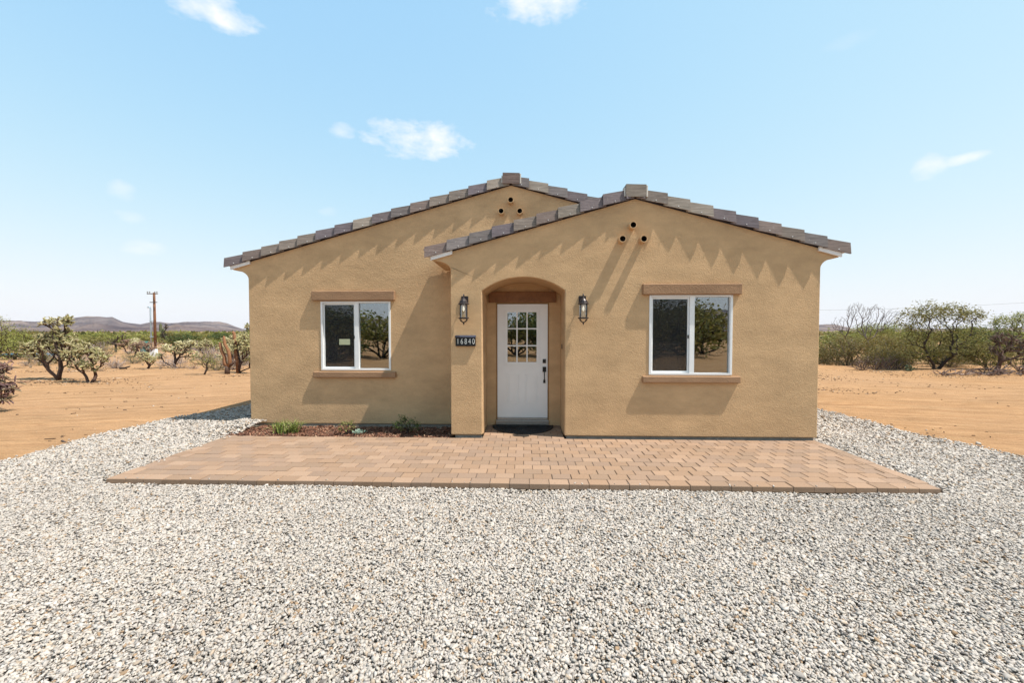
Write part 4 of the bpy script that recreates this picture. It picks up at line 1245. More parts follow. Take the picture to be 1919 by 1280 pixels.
# ---- utility pole --------------------------------------------------------------
px_, py_ = -32.9, 28.2
t = empty('utility_pole', (px_, py_, GZ))
tag(t, 'brown wooden utility pole with a grey conduit against the hills', 'utility pole')
mb = MB(); mb.tube([(0, 0, -0.3), (0, 0, 2.5), (0, 0, 5.15)], [0.118, 0.105, 0.088], 12, (1, 1, 1)); mb.build('pole', M['pole_wood'], t, smooth=True)
mb = MB(); mb.box(-0.48, 0.48, -0.20, -0.13, 5.00, 5.07, (0.16, 0.11, 0.08)); mb.build('crossarm', M['bark'], t)
for k in (-0.43, -0.24, 0.24, 0.43):
    mb = MB(); mb.lathe([(0.03, 5.10), (0.05, 5.13), (0.03, 5.17), (0.05, 5.2), (0.02, 5.24)], k, -0.18, 10, (0.2, 0.19, 0.17)); mb.build('insulator', M['bark'], t)
mb = MB(); mb.tube([(-0.28, -0.1, -0.2), (-0.28, -0.1, 3.72), (-0.33, -0.12, 3.86), (-0.42, -0.14, 3.88), (-0.47, -0.15, 3.80)], 0.055, 8); mb.build('conduit', M['conduit'], t, smooth=True)
for z in (1.2, 2.6):
    mb = MB(); mb.box(-0.36, -0.05, -0.16, -0.05, z, z + 0.05); mb.build('conduit_clamp', M['conduit'], t)
mb = MB(); mb.box(-0.25, 0.40, -0.19, -0.13, 4.25, 4.31, (0.12, 0.10, 0.09)); mb.build('step_bracket', M['bark'], t)
mb = MB(); mb.box(-0.22, 0.18, -0.12, 0.12, 0.05, 0.55, ch=0.02); mb.box(-0.04, 0.04, -0.05, 0.05, -0.1, 0.05)
tag(mb.build('utility_box', M['white_box'], loc=(-24.4, 19.2, GZ)), 'small white utility box on sand right below the utility pole', 'utility box')
mb = MB(); mb.lathe([(0.27, 0.0), (0.30, 0.05), (0.29, 0.3), (0.30, 0.32), (0.29, 0.55), (0.30, 0.85), (0.24, 0.88)], 0, 0, 14)
tag(mb.build('barrel', M['teal_paint'], loc=(-31.4, 25.7, GZ)), 'small teal barrel standing at the utility pole base', 'barrel')
# blue tarp weighed down on the sand
bm = bmesh.new()
gv = [[bm.verts.new((i * 0.28 - 1.7, j * 0.3 - 0.6, 0.04 + 0.10 * abs(math.sin(i * 1.3 + j * 2.1)) + (0.12 if j in (0, 4) else 0))) for j in range(5)] for i in range(13)]
for i in range(12):
    for j in range(4): bm.faces.new((gv[i][j], gv[i + 1][j], gv[i + 1][j + 1], gv[i][j + 1]))
mb = MB(); mb.bm(bm); o = mb.build('tarp', M['tarp_blue'], smooth=True, loc=(-33.6, 19.5, GZ))
sd = o.modifiers.new('thick', 'SOLIDIFY'); sd.thickness = 0.01
tag(o, 'crumpled light blue tarp on the sand behind the tallest cholla', 'tarp')

# ---- right side ------------------------------------------------------------------
t = shrub('bare_tree', [(-1.0, 2.15, 0.5, 0.4, 0.3, 110), (-0.2, 2.75, 0.55, 0.5, 0.3, 190), (0.7, 2.6, 0.5, 0.55, 0.3, 150), (1.5, 2.5, 0.5, 0.4, 0.3, 120), (0.4, 1.9, 0.9, 0.4, 0.4, 90)], 130, leafy=False, bark=((0.14, 0.105, 0.09), (0.20, 0.155, 0.13), (0.10, 0.075, 0.065)),
          tip=0.0046, power=0.44, w=0.62, roots=((0, 0, 0), (0.35, 0.1, 0), (-0.3, 0.1, 0), (0.7, 0.2, 0)), loc=LOC(16.9, 14.4), jit=0.1, up=0.05, trunk='branches')
tag(t, 'leafless grey twiggy tree rising nearest the right house corner', 'tree')
def bush(loc, label, specs, seed, tones=G_CREO, per=20, spread=0.11, ln=0.075, wd=0.028, tip=0.0042, grp=None, cat='bush', name='creosote_bush', w=0.8, **kw):
    t = shrub(name, specs, seed, per=per, spread=spread, ln=ln, wd=wd, tones=tones, tip=tip, w=w, loc=LOC(*loc), jit=0.07, up=0.05, **kw)
    return tag(t, label, cat, grp)
GB = 'bushes right of the house'
bush((15.9, 14.0), 'olive brown creosote bush just right of the house under the bare tree', [(-0.2, 1.0, 0.8, 0.6, 0.5, 120), (0.5, 0.7, 0.7, 0.55, 0.5, 100), (-0.3, 0.4, 0.9, 0.3, 0.4, 70)], 131, bark=BARK_G, grp=GB, tones=((0.23, 0.175, 0.065), (0.27, 0.22, 0.08), (0.17, 0.135, 0.05), (0.28, 0.21, 0.10)))
bush((16.9, 13.3), 'rusty yellow creosote bush in the middle right of the bare tree', [(0.0, 1.0, 0.8, 0.6, 0.5, 130), (0.2, 0.6, 0.9, 0.45, 0.5, 100), (0, 0.35, 0.9, 0.25, 0.4, 60)], 132, bark=BARK_G, grp=GB, tones=((0.27, 0.195, 0.05), (0.22, 0.17, 0.045), (0.31, 0.22, 0.08), (0.18, 0.16, 0.05)))
bush((17.6, 13.2), 'brownish green creosote bush against the left side of the mesquite', [(0.0, 0.95, 0.8, 0.6, 0.5, 120), (-0.3, 0.55, 0.8, 0.4, 0.5, 90), (0, 0.3, 0.8, 0.25, 0.4, 50)], 133, bark=BARK_G, grp=GB, tones=G_CREO + ((0.22, 0.165, 0.06), (0.26, 0.20, 0.085)))
bush((20.0, 17.4), 'bright green palo verde bush showing between bare tree and mesquite', [(0.0, 1.75, 1.3, 0.4, 0.5, 110), (1.2, 1.8, 0.8, 0.4, 0.5, 60), (0.2, 1.2, 1.4, 0.4, 0.5, 60)], 134, tones=G_PALO, per=20, name='palo_verde_bush', ln=0.085, wd=0.034, w=0.5, maxcnt=3)
DRYG = ((0.28, 0.21, 0.08), (0.22, 0.18, 0.062), (0.33, 0.255, 0.11), (0.18, 0.15, 0.05), (0.29, 0.26, 0.085))
bush((14.9, 14.6), 'low tan olive creosote bush touching the right house corner', [(0.0, 0.7, 0.7, 0.55, 0.5, 110), (0.2, 0.35, 0.7, 0.25, 0.4, 60)], 142, bark=BARK_G, grp=GB, tones=DRYG)
bush((16.5, 12.6), 'low dry creosote bush right above the tangle of dead twigs', [(0.0, 0.6, 0.9, 0.5, 0.4, 140), (0.5, 0.35, 0.8, 0.25, 0.4, 60)], 143, bark=BARK_G, grp=GB, tones=DRYG)
bush((18.6, 12.5), 'yellowish creosote bush growing through the large mesquite trunk', [(0.0, 0.8, 0.8, 0.6, 0.5, 110)], 144, bark=BARK_G, grp=GB)
bush((20.0, 11.6), 'dense olive creosote bush right of the large mesquite trunk', [(0.0, 0.75, 0.9, 0.6, 0.5, 130)], 145, bark=BARK_D, grp=GB, tones=DRYG + G_MESQ)
bush((21.5, 11.8), 'leafy olive creosote bush behind the fallen branch heap at right', [(0.0, 0.8, 1.0, 0.6, 0.5, 130)], 146, bark=BARK_D, grp=GB, tones=G_CREO + G_MESQ)
bush((20.6, 13.8), 'dry olive creosote bush seen under the crown of the large mesquite', [(0.0, 0.8, 1.0, 0.6, 0.5, 130), (0, 0.4, 1.1, 0.3, 0.5, 70)], 147, bark=BARK_G, grp=GB, tones=DRYG)
bush((24.5, 15.0), 'dry tan green creosote bush between the mesquite and the staghorn cholla', [(0.0, 0.8, 1.0, 0.6, 0.5, 130)], 148, bark=BARK_G, grp=GB, tones=DRYG + G_CREO)
t = shrub('mesquite_tree', [(-1.15, 2.3, 0.5, 0.5, 0.35, 46), (-0.3, 2.6, 0.55, 0.42, 0.4, 60), (0.55, 2.55, 0.55, 0.40, 0.4, 56), (1.4, 2.4, 0.55, 0.32, 0.35, 50), (-0.9, 1.5, 0.6, 0.45, 0.4, 50), (0.1, 1.75, 0.8, 0.45, 0.4, 64), (1.1, 1.5, 0.8, 0.5, 0.4, 70), (0.4, 0.85, 0.9, 0.4, 0.4, 50), (1.5, 0.8, 0.5, 0.35, 0.4, 30), (-0.9, 0.7, 0.5, 0.3, 0.35, 26)], 135,
          per=17, spread=0.11, ln=0.10, wd=0.034, tones=G_MESQ + ((0.27, 0.235, 0.075),), tip=0.0065, power=0.47, maxcnt=4, loc=LOC(18.0, 11.8), roots=((0, 0, 0), (0.25, 0.1, 0), (-0.15, -0.1, 0)), jit=0.16)
tag(t, 'large dark limbed mesquite tree beyond the fallen branches on the right', 'tree')
t = shrub('mesquite_tree', [(0.0, 1.6, 0.9, 0.5, 0.5, 70), (0.5, 1.0, 0.8, 0.5, 0.5, 60), (-0.4, 0.8, 0.6, 0.5, 0.4, 40)], 136, per=18, spread=0.12, ln=0.10, wd=0.036, tones=G_DEEP + ((0.18, 0.185, 0.055), (0.22, 0.21, 0.07)), maxcnt=4, tip=0.006, loc=LOC(21.0, 12.6), jit=0.15)
tag(t, 'low shadowy mesquite tree filling the gap right of the large mesquite', 'tree')
t = cholla('staghorn_cholla', [(0.35, 1.45, 0.4, 0.22, 0.25, 26), (0.9, 1.25, 0.35, 0.3, 0.25, 26), (1.2, 0.85, 0.3, 0.3, 0.25, 20), (0.2, 1.0, 0.35, 0.25, 0.25, 16)], 137, tones=((0.17, 0.10, 0.085), (0.22, 0.14, 0.11), (0.13, 0.10, 0.08), (0.20, 0.18, 0.10)), jl=0.16, jr=0.015, per=3, tip=0.012, power=0.42,
           loc=LOC(18.9, 10.5), jit=0.18, spines=5)
tag(t, 'reddish staghorn cholla leaning out at the far right edge', 'cactus')
t = shrub('brush_pile', [(0.0, 0.38, 0.9, 0.34, 0.4, 260), (0.9, 0.36, 0.7, 0.3, 0.4, 160), (-0.6, 0.25, 0.5, 0.22, 0.3, 90)], 138, leafy=False, bark=((0.13, 0.085, 0.07), (0.20, 0.14, 0.12), (0.075, 0.05, 0.042)), tip=0.0058, power=0.4, w=0.7,
          roots=((-0.4, 0, 0), (0.2, 0.1, 0), (0.7, 0, 0), (1.1, 0.1, 0)), loc=LOC(15.4, 11.9), jit=0.2, trunk='twigs')
tag(t, 'tangle of dead twigs at the sand edge under the creosote bushes', 'brush pile')
t = shrub('brush_pile', [(-0.4, 0.16, 1.0, 0.14, 0.35, 90), (0.7, 0.18, 1.1, 0.17, 0.4, 130), (1.7, 0.25, 0.9, 0.22, 0.4, 130), (2.5, 0.25, 0.7, 0.22, 0.35, 100)], 139, leafy=False, bark=((0.22, 0.16, 0.135), (0.30, 0.22, 0.19), (0.10, 0.07, 0.06), (0.15, 0.09, 0.075)), tip=0.010, power=0.38, w=0.35,
          roots=((-0.9, 0, 0.02), (0.9, 0.2, 0.02), (2.2, 0.1, 0.02)), loc=LOC(17.3, 9.9), jit=0.14, up=0.0, trunk='branches')
tag(t, 'long heap of fallen dead branches on sand before the mesquite', 'brush pile')
# prickly pear: flat oval pads
mb = MB(); rr = random.Random(4)
for k in range(16):
    a = rr.uniform(0, 6.28); el = rr.uniform(0.5, 1.4)
    cx_, cy_, cz_ = rr.uniform(-0.22, 0.22), rr.uniform(-0.12, 0.12), rr.uniform(0.06, 0.24)
    bm = bmesh.new(); bmesh.ops.create_uvsphere(bm, u_segments=10, v_segments=6, radius=1.0)
    bmesh.ops.transform(bm, matrix=Matrix.Translation((cx_, cy_, cz_)) @ Euler((rr.uniform(-0.5, 0.5), rr.uniform(-0.7, 0.7), a)).to_matrix().to_4x4() @ Matrix.Diagonal((0.06, 0.014, 0.08, 1)), verts=bm.verts)
    mb.bm(bm, rr.choice(((0.13, 0.14, 0.075), (0.17, 0.17, 0.09), (0.10, 0.11, 0.06))))
o = mb.build('prickly_pear', M['joint'], smooth=True, loc=LOC(16.6, 11.5))
tag(o, 'low grey green prickly pear clump between the two brush piles', 'cactus')
t = cholla('cholla_cactus', [(0.35, 1.55, 0.3, 0.14, 0.2, 22), (-0.3, 1.2, 0.25, 0.3, 0.2, 16), (0.2, 1.1, 0.3, 0.3, 0.2, 14)], 140, loc=LOC(17.7, 17.8), tones=((0.56, 0.48, 0.27), (0.44, 0.38, 0.18), (0.25, 0.22, 0.10)))
tag(t, 'cream topped cholla cactus close beside the right house corner', 'cactus')
t = shrub('mesquite_tree', [(-1.5, 2.6, 1.2, 0.6, 0.8, 70), (0.5, 3.0, 1.6, 0.6, 0.8, 90), (0.0, 1.6, 2.2, 0.7, 0.8, 80)], 141, per=12, spread=0.16, ln=0.16, wd=0.07, tones=G_PALO, tip=0.012, loc=LOC(46.5, 32.5), jit=0.12)
tag(t, 'far green rounded tree at the right edge above the staghorn cholla', 'tree')

# dry grass strip by the house corner on the right
def grass_tuft(mb, x, y, n, h, tones, lean=0.35, wd=0.006, rng=None):
    for _ in range(n):
        a = rng.uniform(0, 6.28); l = h * rng.uniform(0.5, 1.15); le = lean * rng.uniform(0.2, 1.3)
        bx_, by_ = x + rng.normal(0, 0.12 * h + 0.01), y + rng.normal(0, 0.12 * h + 0.01)
        dx, dy = math.cos(a), math.sin(a)
        sx, sy = -dy * wd, dx * wd
        p1 = (bx_ + dx * l * le * 0.35, by_ + dy * l * le * 0.35, l * 0.55)
        p2 = (bx_ + dx * l * le, by_ + dy * l * le, l * (1 - 0.35 * le))
        vs = [(bx_ - sx, by_ - sy, 0), (bx_ + sx, by_ + sy, 0), (p1[0] + sx * .8, p1[1] + sy * .8, p1[2]), (p1[0] - sx * .8, p1[1] - sy * .8, p1[2]), p2]
        c = np.array(tones[rng.integers(len(tones))]) * rng.uniform(0.8, 1.2)
        mb.add(vs, [(0, 1, 2, 3), (3, 2, 4)], tuple(c))
g_ = np.random.default_rng(77)
mb = MB()
for k in range(170):
    grass_tuft(mb, g_.uniform(14.2, 18.5), g_.uniform(14.0, 17.0), 12, 0.22, ((0.42, 0.30, 0.15), (0.50, 0.37, 0.20), (0.36, 0.26, 0.15)), 0.5, 0.007, g_)
for k in range(260):
    x = g_.uniform(-30, -13); y = g_.uniform(9.5, 24) 
    if y < 10.5 + 0.0 * x: continue
    grass_tuft(mb, x, y, 9, 0.17, ((0.34, 0.27, 0.20), (0.42, 0.32, 0.20), (0.27, 0.22, 0.19)), 0.6, 0.008, g_)
o = mb.build('dry_grass', M['leaf'], loc=(0, 0, GZ))
tag(o, 'straw coloured dry grass along the edge of the sand', 'grass', kind='stuff')

# pebbles, clods and twigs littering the sand
n = 1700
nl_ = 90
lx = np.concatenate([RNG.uniform(-26, -6.6, nl_ // 2), RNG.uniform(6.4, 22, nl_ // 2)]); ly = RNG.uniform(-2, 14.5, nl_)
wl_ = RNG.dirichlet(np.full(nl_, 0.5)); li = RNG.choice(nl_, n, p=wl_)
x = lx[li] + RNG.normal(0, 0.9, n); y = ly[li] + RNG.normal(0, 0.45, n) - 0.021 * lx[li] * (x - lx[li])
bx_ = np.array([(-16.7, 7.4), (-14.9, 6.9), (-16.0, 8.2), (-16.5, 11.8), (-12.0, 9.3), (-19, 10.5), (-13.5, 8.9), (16, 11.4), (18, 10.8), (19.5, 10.2), (21, 9.6), (17, 9.7), (15, 12.5), (-22, 15.5)])
bi = RNG.integers(len(bx_), size=2600)
x = np.concatenate([x, bx_[bi, 0] + RNG.normal(0, 1.0, 2600)]); y = np.concatenate([y, bx_[bi, 1] + RNG.normal(0, 0.42, 2600)])
kp = ~in_poly(x, y, GRAVEL_EDGE); x, y = x[kp], y[kp]; n = len(x)
cube = np.array([(-1, -1, -1), (1, -1, -1), (1, 1, -1), (-1, 1, -1), (-1, -1, 1), (1, -1, 1), (1, 1, 1), (-1, 1, 1)], float) * 0.8
fcs = np.array([(0, 3, 2, 1), (4, 5, 6, 7), (0, 1, 5, 4), (1, 2, 6, 5), (2, 3, 7, 6), (3, 0, 4, 7)])
s = np.stack([RNG.lognormal(0, 0.65, n) * 0.016, RNG.uniform(0.006, 0.018, n), RNG.uniform(0.004, 0.013, n)], 1)
B = (cube[None] + RNG.normal(0, 0.2, (n, 8, 3))) * s[:, None, :]
a = RNG.normal(0, 0.5, n); ca, sa = np.cos(a), np.sin(a)
B = np.stack([B[..., 0] * ca[:, None] - B[..., 1] * sa[:, None] + x[:, None], B[..., 0] * sa[:, None] + B[..., 1] * ca[:, None] + y[:, None], B[..., 2] + GZ + 0.006], -1)
tn = np.array([(0.14, 0.085, 0.05), (0.24, 0.15, 0.085), (0.09, 0.06, 0.045), (0.52, 0.46, 0.40), (0.38, 0.24, 0.12)])
cc = np.repeat(tn[RNG.choice(5, n, p=[.3, .25, .2, .08, .17])], 8, axis=0)
o = np_mesh('ground_litter', B.reshape(-1, 3), (np.arange(n)[:, None, None] * 8 + fcs[None]).reshape(-1, 4), cc, M['litter'])
tag(o, 'dark twigs and clods scattered over the sandy ground', 'ground litter', kind='stuff')

# ---- plants in the mulch bed -------------------------------------------------------
g_ = np.random.default_rng(5)
t = empty('grass_clump', (-3.95, 0.30, -0.03))
mb = MB(); GR = ((0.20, 0.24, 0.05), (0.28, 0.31, 0.09), (0.13, 0.17, 0.035), (0.34, 0.33, 0.14))
for dx in (-0.12, -0.06, 0.0, 0.07, 0.13): grass_tuft(mb, dx, g_.normal(0, 0.04), 34, 0.25, GR, 1.05, 0.0075, g_)
mb.build('blades', M['leaf'], t)
tag(t, 'spiky yellow green grass clump at the left end of the mulch bed', 'plant')
t = shrub('young_shrub', [(0.0, 0.13, 0.16, 0.08, 0.10, 34), (0.05, 0.2, 0.06, 0.05, 0.05, 8)], 201, per=7, spread=0.018, ln=0.035, wd=0.012, tones=((0.20, 0.23, 0.06), (0.27, 0.28, 0.09), (0.30, 0.22, 0.10)), tip=0.0025, seg=0.05, loc=(-2.90, 0.20, -0.03), trunk='stems', crown='leaves')
tag(t, 'small yellowish shrub in the mulch bed under the left window', 'plant')
mb = MB(); rr = random.Random(8)
for k in range(34):
    a = rr.uniform(0, 6.28); ds = rr.uniform(0.0, 0.10); e = rr.uniform(0.3, 1.2); L = rr.uniform(0.03, 0.055)
    c0 = Vector((ds * math.cos(a) * 1.3, ds * math.sin(a) * 0.7, rr.uniform(0.02, 0.07)))
    d = Vector((math.cos(a) * math.cos(e), math.sin(a) * math.cos(e), math.sin(e))); sd_ = d.cross(Vector((0, 0, 1))).normalized() * L * 0.42
    mb.add([c0, c0 + d * L * 0.5 + sd_, c0 + d * L, c0 + d * L * 0.5 - sd_, c0 + d * L * 0.45 - Vector((0, 0, 0.012))], [(0, 1, 4), (1, 2, 4), (2, 3, 4), (3, 0, 4)], rr.choice(((0.28, 0.38, 0.30), (0.36, 0.45, 0.36), (0.20, 0.30, 0.24))))
o = mb.build('succulent', M['leaf'], loc=(-2.68, 0.13, -0.025)); tag(o, 'tiny blue green succulent beside the small yellowish shrub', 'plant')
t = shrub('young_shrub', [(0.0, 0.14, 0.25, 0.09, 0.13, 56), (-0.06, 0.25, 0.07, 0.07, 0.05, 14)], 202, per=7, spread=0.02, ln=0.042, wd=0.012, tones=((0.10, 0.15, 0.035), (0.15, 0.21, 0.06), (0.075, 0.11, 0.03)), tip=0.0028, seg=0.05, loc=(-1.93, 0.28, -0.03), trunk='stems', crown='leaves')
tag(t, 'spreading dark green shrub in shade at the right end of the mulch bed', 'plant')

# ---- low bushes of the plain, and the brush belt far behind ---------------------------
protos = []
for k, (tn, sd_) in enumerate(((G_PALO, 301), (G_CREO, 302), (G_MESQ, 303), (G_PALO, 304), (G_DEEP, 305))):
    sh = np.random.default_rng(sd_)
    specs = [(sh.uniform(-0.9, 0.9), sh.uniform(0.7, 1.7), sh.uniform(0.6, 1.0), sh.uniform(0.35, 0.6), 0.8, 26) for _ in range(5)] + [(0, 0.5, 1.2, 0.4, 1.0, 26)]
    p_ = shrub('desert_bush', specs, sd_, per=11, spread=0.15, ln=0.15, wd=0.075, tones=tn, tip=0.010, seg=0.35, maxcnt=2, loc=(0, 0, GZ))
    protos.append(p_)
used = set()
KIND = ['pale green', 'olive brown', 'mid green', 'feathery light green', 'dark green']
def put_bush(k, x, y, s, label, group, rz, sz=1.0):
    o = protos[k] if k not in used else copy_tree(protos[k])
    used.add(k)
    o.location = (x, y, GZ - 0.05); o.rotation_euler = (0, 0, rz); o.scale = (s, s, s * sz)
    tag(o, label, 'bush', group)
rnd = random.Random(19)
fixed = [  # x, y, kind, size, label
    (-38.5, 31.5, 0, 1.25, 'broad pale green bush between the tallest cholla and the dead stump'),
    (-43.0, 32.5, 3, 1.15, 'feathery light green bush showing just right of the tallest cholla'),
    (-32.0, 19.0, 2, 0.9, 'mid green bush low behind the blue tarp'),
    (-31.0, 17.0, 0, 1.0, 'pale green bush behind the purplish staghorn cholla'),
    (-40.0, 24.0, 3, 1.3, 'feathery light green bush behind the crown of the tallest cholla'),
    (-30.5, 30.5, 2, 0.95, 'mid green bush right behind the utility pole'),
    (-27.0, 27.5, 0, 0.8, 'pale green bush above the leaning pale cholla'),
    (-40.0, 46.0, 4, 1.7, 'dark green tall bush above the small yellow green bush'),
    (-36.5, 46.0, 3, 1.55, 'light yellow green tall bush right of the dark green one'),
    (-26.0, 33.0, 1, 1.1, 'olive brown bush behind the bare cactus stump'),
    (-22.5, 30.0, 1, 0.9, 'olive brown bush against the left house corner'),
]
fixed += [
    (14.6, 17.0, 1, 0.95, 'olive brown bush in the gap beside the cream topped cholla'),
    (17.3, 16.6, 3, 0.95, 'feathery light green bush behind the leafless grey tree'),
    (19.6, 15.6, 1, 0.85, 'olive brown bush between the leafless tree and the large mesquite'),
    (21.6, 15.2, 2, 0.95, 'mid green bush hidden behind the large mesquite trunk'),
    (24.2, 15.6, 0, 0.95, 'pale green bush behind the low shadowy mesquite'),
    (24.4, 13.2, 4, 0.75, 'dark green bush behind the reddish staghorn cholla'),
    (27.5, 15.5, 3, 1.0, 'feathery light green bush at the right edge behind the staghorn cholla'),
]
for i, (x, y, k, s, lb) in enumerate(fixed):
    put_bush(k, x, y, min(s, 1.15) if x < 0 else s, lb, 'bushes of the left plain' if x < 0 else 'bushes right of the house', rnd.uniform(0, 6.28), 0.70 if x < 0 else 0.85)
for i in range(44):
    y = rnd.uniform(30, 85); x = -(y + 6.15) * rnd.uniform(0.70, 1.42)
    k = rnd.choice((0, 0, 1, 2, 3, 3, 4)); s = rnd.uniform(0.8, 1.25)
    put_bush(k, x, y, s, 'low green bush in the dense brush belt below the left hills', 'brush belt below the left hills', rnd.uniform(0, 6.28), rnd.uniform(0.55, 0.78))
for i in range(26):
    y = rnd.uniform(22, 60); x = (y + 6.15) * rnd.uniform(0.72, 1.42)
    k = rnd.choice((0, 1, 2, 3, 3)); s = rnd.uniform(0.9, 1.35)
    put_bush(k, x, y, s, 'green bush in the brush beyond the mesquite and bare tree on the right', 'brush beyond the right hand trees', rnd.uniform(0, 6.28), rnd.uniform(0.6, 0.85))
# behind the photographer: what the window panes mirror
beh = [(-11.6, -15.5, 4, 1.5), (-9.4, -17.5, 2, 1.7), (-13.4, -19, 0, 1.8), (-6.5, -21, 1, 1.3), (-2.6, -19.5, 4, 1.45), (-0.6, -21, 2, 1.75), (1.6, -20, 4, 1.5), (4.0, -24, 1, 1.4), (9.2, -27, 4, 2.0), (12.5, -30, 2, 2.7), (16.5, -34, 4, 2.2), (20, -30, 0, 1.6), (7.0, -32, 3, 1.8), (-17, -24, 3, 2.0), (-4.6, -27, 2, 2.0), (24, -22, 2, 1.6), (-24, -17, 0, 1.6), (14.5, -44, 3, 2.5), (-9, -32, 0, 2.2), (1, -36, 3, 2.3), (8.0, -19, 1, 1.25), (10.6, -21.5, 2, 2.0), (6.4, -17.5, 3, 1.0), (13.5, -24, 1, 1.7), (-10.4, -13.5, 1, 1.15)]
for (x, y, k, s) in beh:
    put_bush(k, x, y, s, KIND[k] + ' bush mirrored in the house windows', 'bushes mirrored in the windows', rnd.uniform(0, 6.28), 1.0)
# far brush that reads as one mass
n = 26000
az_ = RNG.uniform(-180, 180, n); rad_ = 62 * np.power(RNG.uniform(0, 1, n), -0.5); rad_ = np.minimum(rad_, 850)
cx_ = rad_ * np.sin(np.radians(az_)); cy_ = rad_ * np.cos(np.radians(az_)) - 6
vis = ((cy_ > 0) & (np.abs(az_) < 85) & ((rad_ > 85) | (np.abs(np.abs(az_) - 46) > 13)) | (np.abs(az_) >= 85) & (RNG.uniform(0, 1, n) < 0.4))
cx_, cy_, rad_ = cx_[vis], cy_[vis], rad_[vis]; n = len(cx_)
q = 16
hh = RNG.uniform(0.7, 1.75, n)
P = np.repeat(np.stack([cx_, cy_, np.full(n, GZ)], 1), q, axis=0)
off = RNG.normal(0, 1, (n * q, 3)); off /= np.linalg.norm(off, axis=1)[:, None]; off *= RNG.uniform(0.3, 1, (n * q, 1))
H = np.repeat(hh, q)[:, None]
P = P + off * np.array([[0.95, 0.95, 0.5]]) * H + np.array([[0, 0, 0.5]]) * H
d = RNG.normal(0, 1, P.shape); d /= np.linalg.norm(d, axis=1)[:, None]
s = np.cross(d, RNG.normal(0, 1, P.shape)); s /= np.linalg.norm(s, axis=1)[:, None]
l = 0.30 * H * RNG.uniform(0.6, 1.3, H.shape); 
V = np.stack([P - d * l, P + s * l * 0.6, P + d * l, P - s * l * 0.6], 1).reshape(-1, 3); V[:, 2] = np.maximum(V[:, 2], GZ + 0.02)
pal = np.array(G_PALO + G_MESQ + G_CREO)
cb = np.repeat(pal[RNG.integers(len(pal), size=n)] * 0.9, q, axis=0) * RNG.uniform(0.75, 1.2, (n * q, 1))
o = np_mesh('desert_scrub', V, np.arange(n * q * 4).reshape(-1, 4), np.repeat(cb, 4, axis=0), M['leaf'])
tag(o, 'far green desert scrub covering the plain below the hills', 'scrub', kind='stuff')

# thin power line on the right
mb = MB()
A_ = Vector((30, 70, 5.6)); B_ = Vector((95, 55, 7.2))
for dz in (0.0,):
    mb.tube([A_.lerp(B_, i / 24) + Vector((0, 0, dz - 1.0 * math.sin(math.pi * i / 24))) for i in range(25)], 0.014, 4)
tag(mb.build('power_line', M['wire']), 'thin overhead power line crossing above the trees on the right', 'power line')

# ------------------------------------------------------------------ light, sky, camera
sd = Vector((0.48, -0.117, 1.0)).normalized()           # towards the sun
sl = bpy.data.lights.new('sun', 'SUN'); sl.energy = 3.9; sl.angle = R(0.53); sl.color = (1.0, 0.955, 0.88)
so = link(bpy.data.objects.new('sun', sl)); so.rotation_euler = sd.to_track_quat('Z', 'Y').to_euler(); so.location = (20, -10, 40)

W = bpy.data.worlds.new('World'); SC.world = W; W.use_nodes = True
t = NT(W.node_tree)
for nd in list(t.n): t.n.remove(nd)
sky = t.node('ShaderNodeTexSky', sky_type='NISHITA')
sky.sun_disc = False; sky.sun_elevation = math.asin(sd.z); sky.sun_rotation = math.atan2(sd.x, sd.y)
sky.altitude = 1000; sky.air_density = 1.6; sky.dust_density = 0.7; sky.ozone_density = 1.2
bg = t.node('ShaderNodeBackground')
gen = t.node('ShaderNodeTexCoord').outputs['Generated']
nz = t.noise(gen, 9, 6, 0.6); nz2 = t.noise(t.mapping(gen, (1, 1, 2.2)), 22, 6, 0.6)
nn = t.math('ADD', t.math('MULTIPLY', t.math('SUBTRACT', nz, 0.5), 1.6), t.math('MULTIPLY', t.math('SUBTRACT', nz2, 0.5), 1.8))
CL = [((-0.2329, 0.8775, 0.4193), 0.098, 0.036, 1.0), ((-0.3793, 0.8265, 0.4160), 0.022, 0.014, 0.55), ((0.0264, 0.7784, 0.6272), 0.080, 0.030, 1.0), ((-0.5347, 0.6522, 0.5373), 0.074, 0.026, 0.95),
      ((-0.6983, 0.6733, 0.243), 0.017, 0.016, 0.42), ((-0.6951, 0.6897, 0.2027), 0.020, 0.010, 0.36), ((-0.6932, 0.7043, 0.153), 0.028, 0.013, 0.5), ((0.6702, 0.6902, 0.273), 0.022, 0.018, 0.8), ((0.6967, 0.6629, 0.2741), 0.022, 0.009, 0.75), ((-0.4259, 0.8667, 0.2599), 0.022, 0.010, 0.25), ((0.5394, 0.6891, 0.4839), 0.03, 0.010, 0.12)]
cover = None
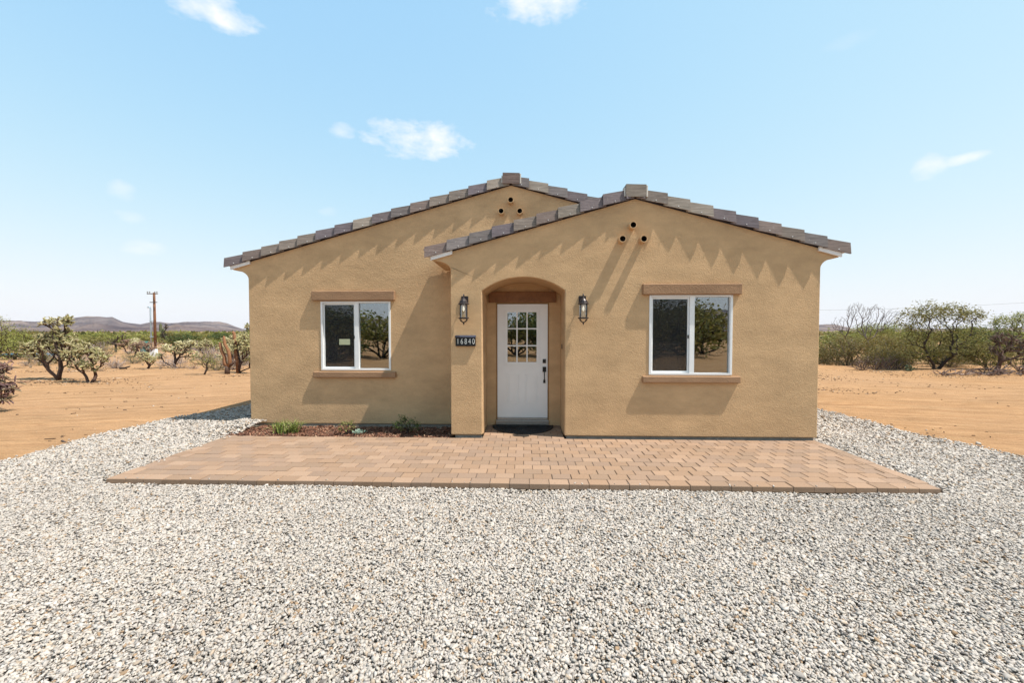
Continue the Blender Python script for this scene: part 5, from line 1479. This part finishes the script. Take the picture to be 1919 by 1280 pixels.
for (d, ru, rv, amt) in CL:
    D = Vector(d).normalized(); Rt = D.cross(Vector((0, 0, 1))).normalized(); Up = Rt.cross(D)
    u = t.math('DIVIDE', t.vmath('DOT_PRODUCT', gen, tuple(Rt)), ru); v = t.math('DIVIDE', t.vmath('DOT_PRODUCT', gen, tuple(Up)), rv)
    r2 = t.math('ADD', t.math('MULTIPLY', u, u), t.math('MULTIPLY', v, v))
    front = t.math('GREATER_THAN', t.vmath('DOT_PRODUCT', gen, tuple(D)), 0.5)
    mk = t.math('ADD', t.math('SUBTRACT', 1.0, r2), t.math('MULTIPLY', nn, 2.1))
    mk = t.math('MULTIPLY', t.math('MULTIPLY', t.rng(mk, -0.35, 1.75, 0, 1), front), amt)
    cover = mk if cover is None else t.math('MAXIMUM', cover, mk)
SKY_STRENGTH = 0.14
def vop(op, a, b):
    nd = t.node('ShaderNodeVectorMath', operation=op); t.put(nd.inputs[0], a); t.put(nd.inputs[1], b); return nd.outputs[0]
k_ = 1.0 / 0.14
skc = vop('DIVIDE', vop('MULTIPLY', sky.outputs[0], (0.79 * k_, 0.655 * k_, 0.585 * k_)), vop('ADD', sky.outputs[0], (0.53 * k_, 0.24 * k_, 0.06 * k_)))   # soft highlight shoulder
cc = t.mix(cover, skc, (4.1, 4.15, 4.2, 1))
t.l.new(cc, bg.inputs[0]); bg.inputs[1].default_value = SKY_STRENGTH
wo = t.node('ShaderNodeOutputWorld'); t.l.new(bg.outputs[0], wo.inputs[0])

cam = bpy.data.cameras.new('camera'); cam.sensor_width = 36; cam.lens = 745 / 1919 * 36; cam.clip_start = 0.05; cam.clip_end = 12000
co = link(bpy.data.objects.new('camera', cam))
co.location = (0, -6.15, 1.66); co.rotation_euler = (R(90 - 1.54), 0, R(1.85))
SC.camera = co
SC.view_settings.view_transform = 'Standard'; SC.view_settings.look = 'None'; SC.view_settings.gamma = 1.0
SC.view_settings.exposure = 0.88
# thin desert haze
mb = MB(); mb.box(-3500, 3500, -3500, 3500, -7.0, 130)
m = bpy.data.materials.new('haze_air'); m.use_nodes = True
t = NT(m.node_tree); t.n.remove(t.n['Principled BSDF'])
vp = t.node('ShaderNodeVolumePrincipled'); t.put(vp.inputs['Color'], (0.74, 0.86, 1.0, 1)); vp.inputs['Density'].default_value = 0.00006
t.l.new(vp.outputs[0], t.n['Material Output'].inputs['Volume'])
hz = mb.build('haze', m)
tag(hz, 'thin pale desert haze softening the far hills', 'haze', kind='stuff')
SC.cycles.max_bounces = 8; SC.cycles.transparent_max_bounces = 12
